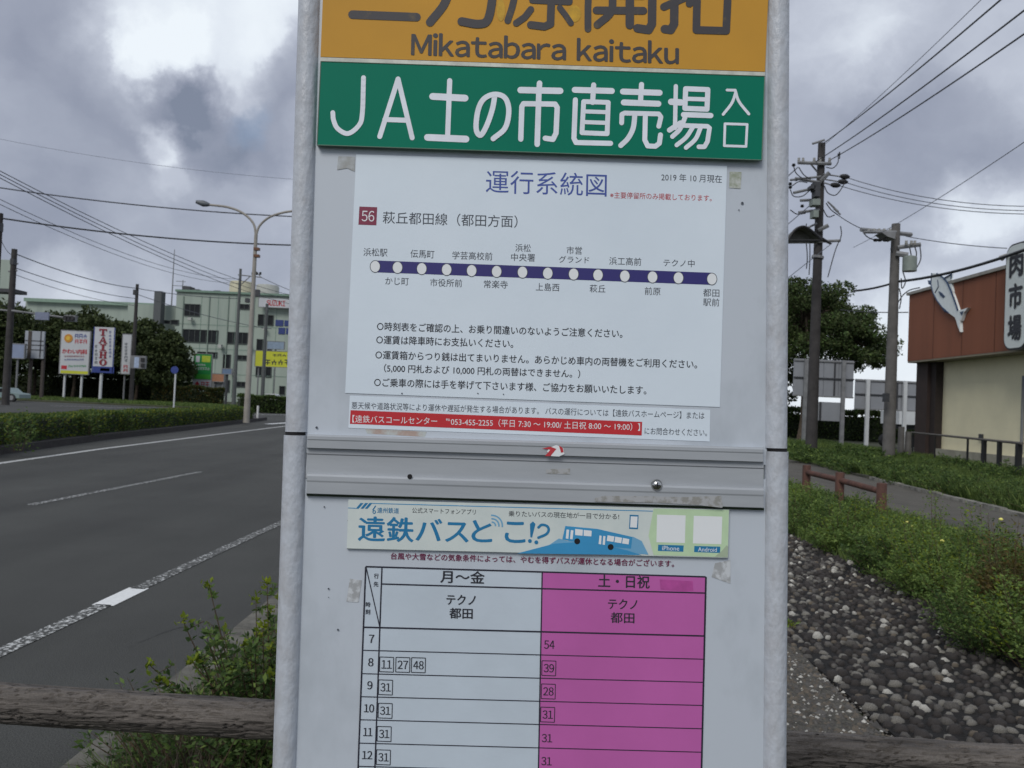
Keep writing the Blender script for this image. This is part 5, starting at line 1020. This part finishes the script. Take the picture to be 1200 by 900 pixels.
MB().tube([(WX + .66, 24.2, .7), (WX + .66, 24.2, zb_ - .7)], .045, 6).build('conduit', grey_m, shop); MB().tube([(WX + .66, 22.9, .3), (WX + .66, 22.9, zb_ - 1.2)], .025, 6).build('conduit', grey_m, shop); MB().tube([(WX + .66, 22.6, .3), (WX + .66, 22.6, zb_ - 1.1)], .02, 6).build('conduit', grey_m, shop)
for y_ in (23.0, 22.4): MB().box((WX + .6, y_, zb_ - .62), (.2, .22, .3)).build('wall_vent', grey_m, shop)
MB().box((WX + .64, 22.75, zb_ - 1.15), (.1, .3, .16)).build('junction_box', grey_m, shop); MB().box((WX + .66, 26.3, 1.1), (.08, .16, .2)).build('wall_tap', darkm, shop)
for y_ in (28.2, 26.4, 24.6, 22.8, 21.0, 19.2): MB().box((WX - .003, y_, (zt + zb_) / 2), (.012, .02, zt - zb_ - .02)).build('fascia_joint', mat('fascia_joint', (92, 56, 42), .8), shop)
# lamp on roof edge
b = MB(); b.tube([(WX - .1, 23.6, zt + .1), (WX - .35, 23.6, zt + .3)], .03, 6); b.build('lamp_bracket', darkm, shop); MB().tube([(WX - .42, 23.68, zt + .22), (WX - .36, 23.52, zt + .29)], [.09, .05], 10).build('flood_lamp', ins, shop)
def sp(px, py, X):       # point on a vertical plane x = X
    d = ray(px, py); return CAM + d * (X / d.x)
def fishpl(pts, l0, l1, m_, name, par):
    a = [sp(*p, WX - l1) for p in pts]; c = [Vector((WX - l0, p.y, p.z)) for p in a]; n = len(pts); b = MB()
    b.poly(a + c, [tuple(range(n)), tuple(range(n, 2 * n))[::-1]] + [(i, (i + 1) % n, (i + 1) % n + n, i + n) for i in range(n)]); return b.build(name, m_, par)
fb = sp(1112, 350, WX); fish = empty('fish_sign', (WX, fb.y, 4.2), 'white cut out tuna shaped sign diving on the brown shop front', 'sign')
fo = [(1092, 320), (1098, 320.5), (1105, 325), (1110, 331), (1114, 340), (1118, 350), (1121, 359), (1122.5, 364), (1128, 362.5), (1134, 360.5), (1129, 367), (1126, 376), (1125, 372), (1124.5, 380), (1125, 389), (1122.5, 383), (1120.5, 376), (1119, 372), (1112, 367), (1104, 360), (1098, 352), (1093.5, 343), (1091, 333)]
fishpl(fo, .0, .10, mat('fish_white', (228, 236, 236), .5, var=.04), 'body', fish)
finm = mat('fish_outline', (40, 64, 96), .5)
fishpl([(1106.5, 325.5), (1115, 321), (1114, 326), (1115, 334), (1116.5, 342), (1112.5, 335), (1109, 329)], .0, .07, MATS['fish_white'], 'dorsal_fin', fish)
b = MB(); b.tube([Vector((WX - .105, p.y, p.z)) for p in (sp(*q, WX - .1) for q in fo[1:8])], .028, 5); b.tube([Vector((WX - .105, p.y, p.z)) for p in (sp(*q, WX - .1) for q in fo[18:] + fo[:1])], .02, 5); b.tube([Vector((WX - .105, p.y, p.z)) for p in (sp(*q, WX - .1) for q in ((1099, 328), (1100, 336), (1096, 343)))], .02, 5); b.build('outline', finm, fish)
b = MB(); b.tube([Vector((WX - .09, p.y, p.z)) for p in (sp(*q, WX - .1) for q in ((1106.5, 325.5), (1115, 321), (1114, 327)))], .022, 5); b.build('fin_outline', finm, fish)
fishpl([(1099.5, 341), (1103, 343), (1107, 347.5), (1105, 349), (1101.5, 346)], .1, .12, finm, 'pectoral_fin', fish); fishpl([(1087, 328.5), (1089, 331), (1093.5, 334), (1092, 335), (1088, 333)], .0, .1, finm, 'mouth', fish)
fishpl([(1124.5, 366), (1128.5, 364.5), (1127, 369.5)], .1, .12, finm, 'tail_mark', fish); fishpl([(1104, 360), (1108, 364), (1107, 366), (1104.5, 363)], .0, .08, finm, 'belly_fin', fish)
vb = sp(1189, 350, WX - .25); vs = empty('vertical_shop_sign', (WX - .2, vb.y, 3.5), 'rounded white vertical sign with three bold black characters on the brown shop', 'sign')
X_s = WX - .3; a_, b_ = sp(1178, 350, X_s), sp(1203, 350, X_s); yc, wv = (a_.y + b_.y) / 2, abs(a_.y - b_.y); ztop, zbot = sp(1190, 287, X_s).z, sp(1190, 407.5, X_s).z
def cap(w, z0, z1, x0, x1, m_, name):
    pts = []; r = w / 2 * .62
    for (cy_, cz, a0) in ((w / 2 - r, z1 - r, 0), (-w / 2 + r, z1 - r, 90), (-w / 2 + r, z0 + r, 180), (w / 2 - r, z0 + r, 270)):
        for i in range(7): an = math.radians(a0 + 15 * i); pts.append((yc + cy_ + r * math.cos(an), cz + r * math.sin(an)))
    n = len(pts); b = MB(); b.poly([(x0, p[0], p[1]) for p in pts] + [(x1, p[0], p[1]) for p in pts], [tuple(range(n)), tuple(range(n, 2 * n))[::-1]] + [(i, (i + 1) % n, (i + 1) % n + n, i + n) for i in range(n)]); return b.build(name, m_, vs)
cap(wv + .1, zbot - .05, ztop + .05, X_s + .02, WX, sblk, 'rim'); cap(wv, zbot, ztop, X_s, X_s + .018, mat('sign_pearl', (206, 214, 212), .5, var=.03), 'board')
hs_ = (ztop - zbot) / 3.25
for i, ch in enumerate('肉市場'):
    b = MB(); text3d(b, ch, (X_s - .012, yc, ztop - hs_ * (i + .62)), Vector((0, -1, 0)), Z0, wv * .66, hs_ * .82, .045); o = b.build('lettering', sblk, vs)
# black fence in front of the wall
fA, fB = Vector((14.2, 29.0, 0)), Vector((11.5, 18.4, 0)); fe = empty('black_fence', (fA.x, fA.y, .1), 'low black post fence with a pale top rail before the beige shop wall', 'fence')
MB().tube([(fA.x, fA.y, 1.12), (fB.x, fB.y, 1.12)], .035, 6).build('top_rail', mat('rail_dark', (92, 88, 82), .7), fe)
for t, r_ in ((.30, .04), (.62, .05), (.75, .11), (.86, .1), (.98, .12), (0.02, .04)):
    p = fA.lerp(fB, t); MB().box((p.x, p.y, .55), (r_ * .85, r_ * .85, 1.1)).build('post', blackp, fe)
# billboard backs
def billboard(x0, x1, yt, yb, Y, posts, label, lower=None, pm=steel, low_y=508):
    bk = mat('board_back', (142, 146, 152), .6, var=.06, scale=1.2); c, w, h = bq(x0, yt, x1, yb, Y); root = empty('billboard_back', (c.x, Y, 0), label, 'billboard'); n = 4
    for i in range(n): MB().box((c.x - w / 2 + w * (i + .5) / n, Y, c.z), (w / n - .02, .08, h)).build('panel', bk, root)
    for z in (-.48, 0, .46): MB().box((c.x, Y - .07, c.z + h * z), (w, .05, .06)).build('cross_bar', darkm if z == 0 else steel, root)
    MB().box((c.x + w * .18, Y - .06, c.z), (.06, .04, h)).build('stiffener', darkm, root)
    for x in posts: p = at(x, yb, Y).x; MB().box((p, Y - .16, (c.z + h / 2) / 2), (.16, .12, c.z + h / 2)).build('post', pm, root)
    if lower: c2, w2, h2 = bq(*lower, Y); MB().box((c2.x, Y, c2.z), (w2, .08, h2)).build('lower_panel', bk, root); MB().box((c2.x - w2 * .1, Y - .06, c2.z), (.08, .04, h2)).build('stiffener', darkm, root)
    return root
billboard(929.5, 1000, 421.5, 465.5, 36, (942, 986), 'grey back of a billboard with two posts behind the tall dark pole', (945, 471, 984, 493))
billboard(1001.5, 1074, 445.5, 481, 38, (1014.5, 1058), 'wide grey corrugated billboard back between the poles left of the shop', None, wh_m)
wk = empty('parked_white_truck', (at(1050, 490, 46).x, 46, 0), 'white truck with turquoise trim glimpsed behind the concrete pole', 'truck')
flat('body', 1032, 482, 1074, 497, 46, 2.2, wh_m, wk); flat('trim_stripe', 1056, 492, 1070, 494.5, 45.95, .05, mat('turquoise', (90, 170, 180), .5), wk); flat('underbody', 1034, 497, 1072, 502, 46.2, 1.8, darkm, wk)
for x in (1040, 1066): c = at(x, 502, 46); MB().tube([(c.x, 45.9, .38), (c.x, 46.3, .38)], .38, 14).build('wheel', blackp, wk)
# conrete posts in the grass
for (x, yt, Y, lb) in ((1056.5, 500, 27.5, 'left of two short concrete posts in the grass beside the shop'), (1064.5, 506, 27.5, 'right of two short concrete posts in the grass beside the shop')):
    c = at(x, yt, Y); b = MB(); b.tube([(c.x, Y, 0), (c.x, Y, c.z)], [.12, .1], 8); b.build('concrete_post', polec, None, label=lb, cat='post')
# brown timber look rail beside the path
brn = mat('rail_brown', (102, 68, 56), .85, c2=(64, 44, 38), scale=6, bump=.5, stretch=(1, 1, .4)); pr_ = empty('brown_rail_fence', G(984, 600, .12), 'short red brown rail fence on three posts beside the footpath', 'fence')
pp = []
for (px, pt, Y) in ((945.5, 545, 13.9), (984.5, 553.5, 12.6), (1033.5, 566, 11.4)):
    c = at(px, pt, Y); pp.append(c); b = MB(); b.tube([(c.x, Y, .05), (c.x, Y, c.z - .01), (c.x, Y, c.z)], [.068, .068, .06], 14); b.build('post', brn, pr_, smooth=True)
for i in range(2): d_ = Vector((0, 0, -.12)); MB().tube([pp[i] + d_, pp[i + 1] + d_], .046, 12).build('rail', brn, pr_, smooth=True)
# vehicles glimpsed far left
def car(px0, py0, px1, py1, Y, label, m_, name='parked_car'):
    a, c = at(px0, py1, Y), at(px1, py1, Y); L_ = c.x - a.x; z1 = at(px0, py0, Y).z; r_ = empty(name, ((a.x + c.x) / 2, Y, 0), label, 'car'); H_ = z1; W_ = 1.5
    prof = [(0, .3), (0, H_ * .55), (.03, H_ * .62), (.22, H_ * .68), (.36, H_ * .98), (.42, H_), (.86, H_), (.97, H_ * .6), (1, H_ * .5), (1, .3)]; n = len(prof)
    v = [(a.x + L_ * (1 - p[0]), Y, p[1]) for p in prof] + [(a.x + L_ * (1 - p[0]), Y + W_, p[1]) for p in prof]; b = MB(); b.poly(v, [tuple(range(n)), tuple(range(n, 2 * n))[::-1]] + [(i, i + n, (i + 1) % n + n, (i + 1) % n) for i in range(n)]); b.build('body', m_, r_)
    for (u0, u1) in ((.36, .60), (.62, .86)): b = MB(); b.poly([(a.x + L_ * (1 - u), Y - .01, z) for u, z in ((u0 - (.08 if u0 < .5 else 0), H_ * .66), (u1 + (.06 if u1 > .8 else 0), H_ * .66), (u1, H_ * .93), (u0 + .02, H_ * .93))], [(0, 1, 2, 3)]); b.build('side_window', glassd, r_)
    for u in (.2, .8):
        w0 = MB().tube([(a.x + L_ * u, Y - .03, .31), (a.x + L_ * u, Y + .2, .31)], .31, 14).build('wheel', blackp, r_); MB().tube([(a.x + L_ * u, Y - .05, .31), (a.x + L_ * u, Y - .03, .31)], .18, 10).build('rim', steel, w0)
    return r_
mint = mat('mint_paint', (120, 138, 138), .4, spec=.5, var=.03)
car(-22, 453, 22, 472, 62, 'pale mint kei van standing behind the leftmost wooden pole', mint)
car(62, 457, 80, 469, 96, 'white car parked under the trees behind the clinic sign posts', wh_m); car(155, 458, 176, 469, 97, 'white car parked beside the thin pole right of the narrow sign', wh_m); car(29, 458, 46, 469, 95, 'silver car parked under the trees behind the sign back posts', MATS['grey_tank'])
car(308, 461, 330, 469, 90, 'white car parked behind the green bushes right of the street lamp', wh_m)
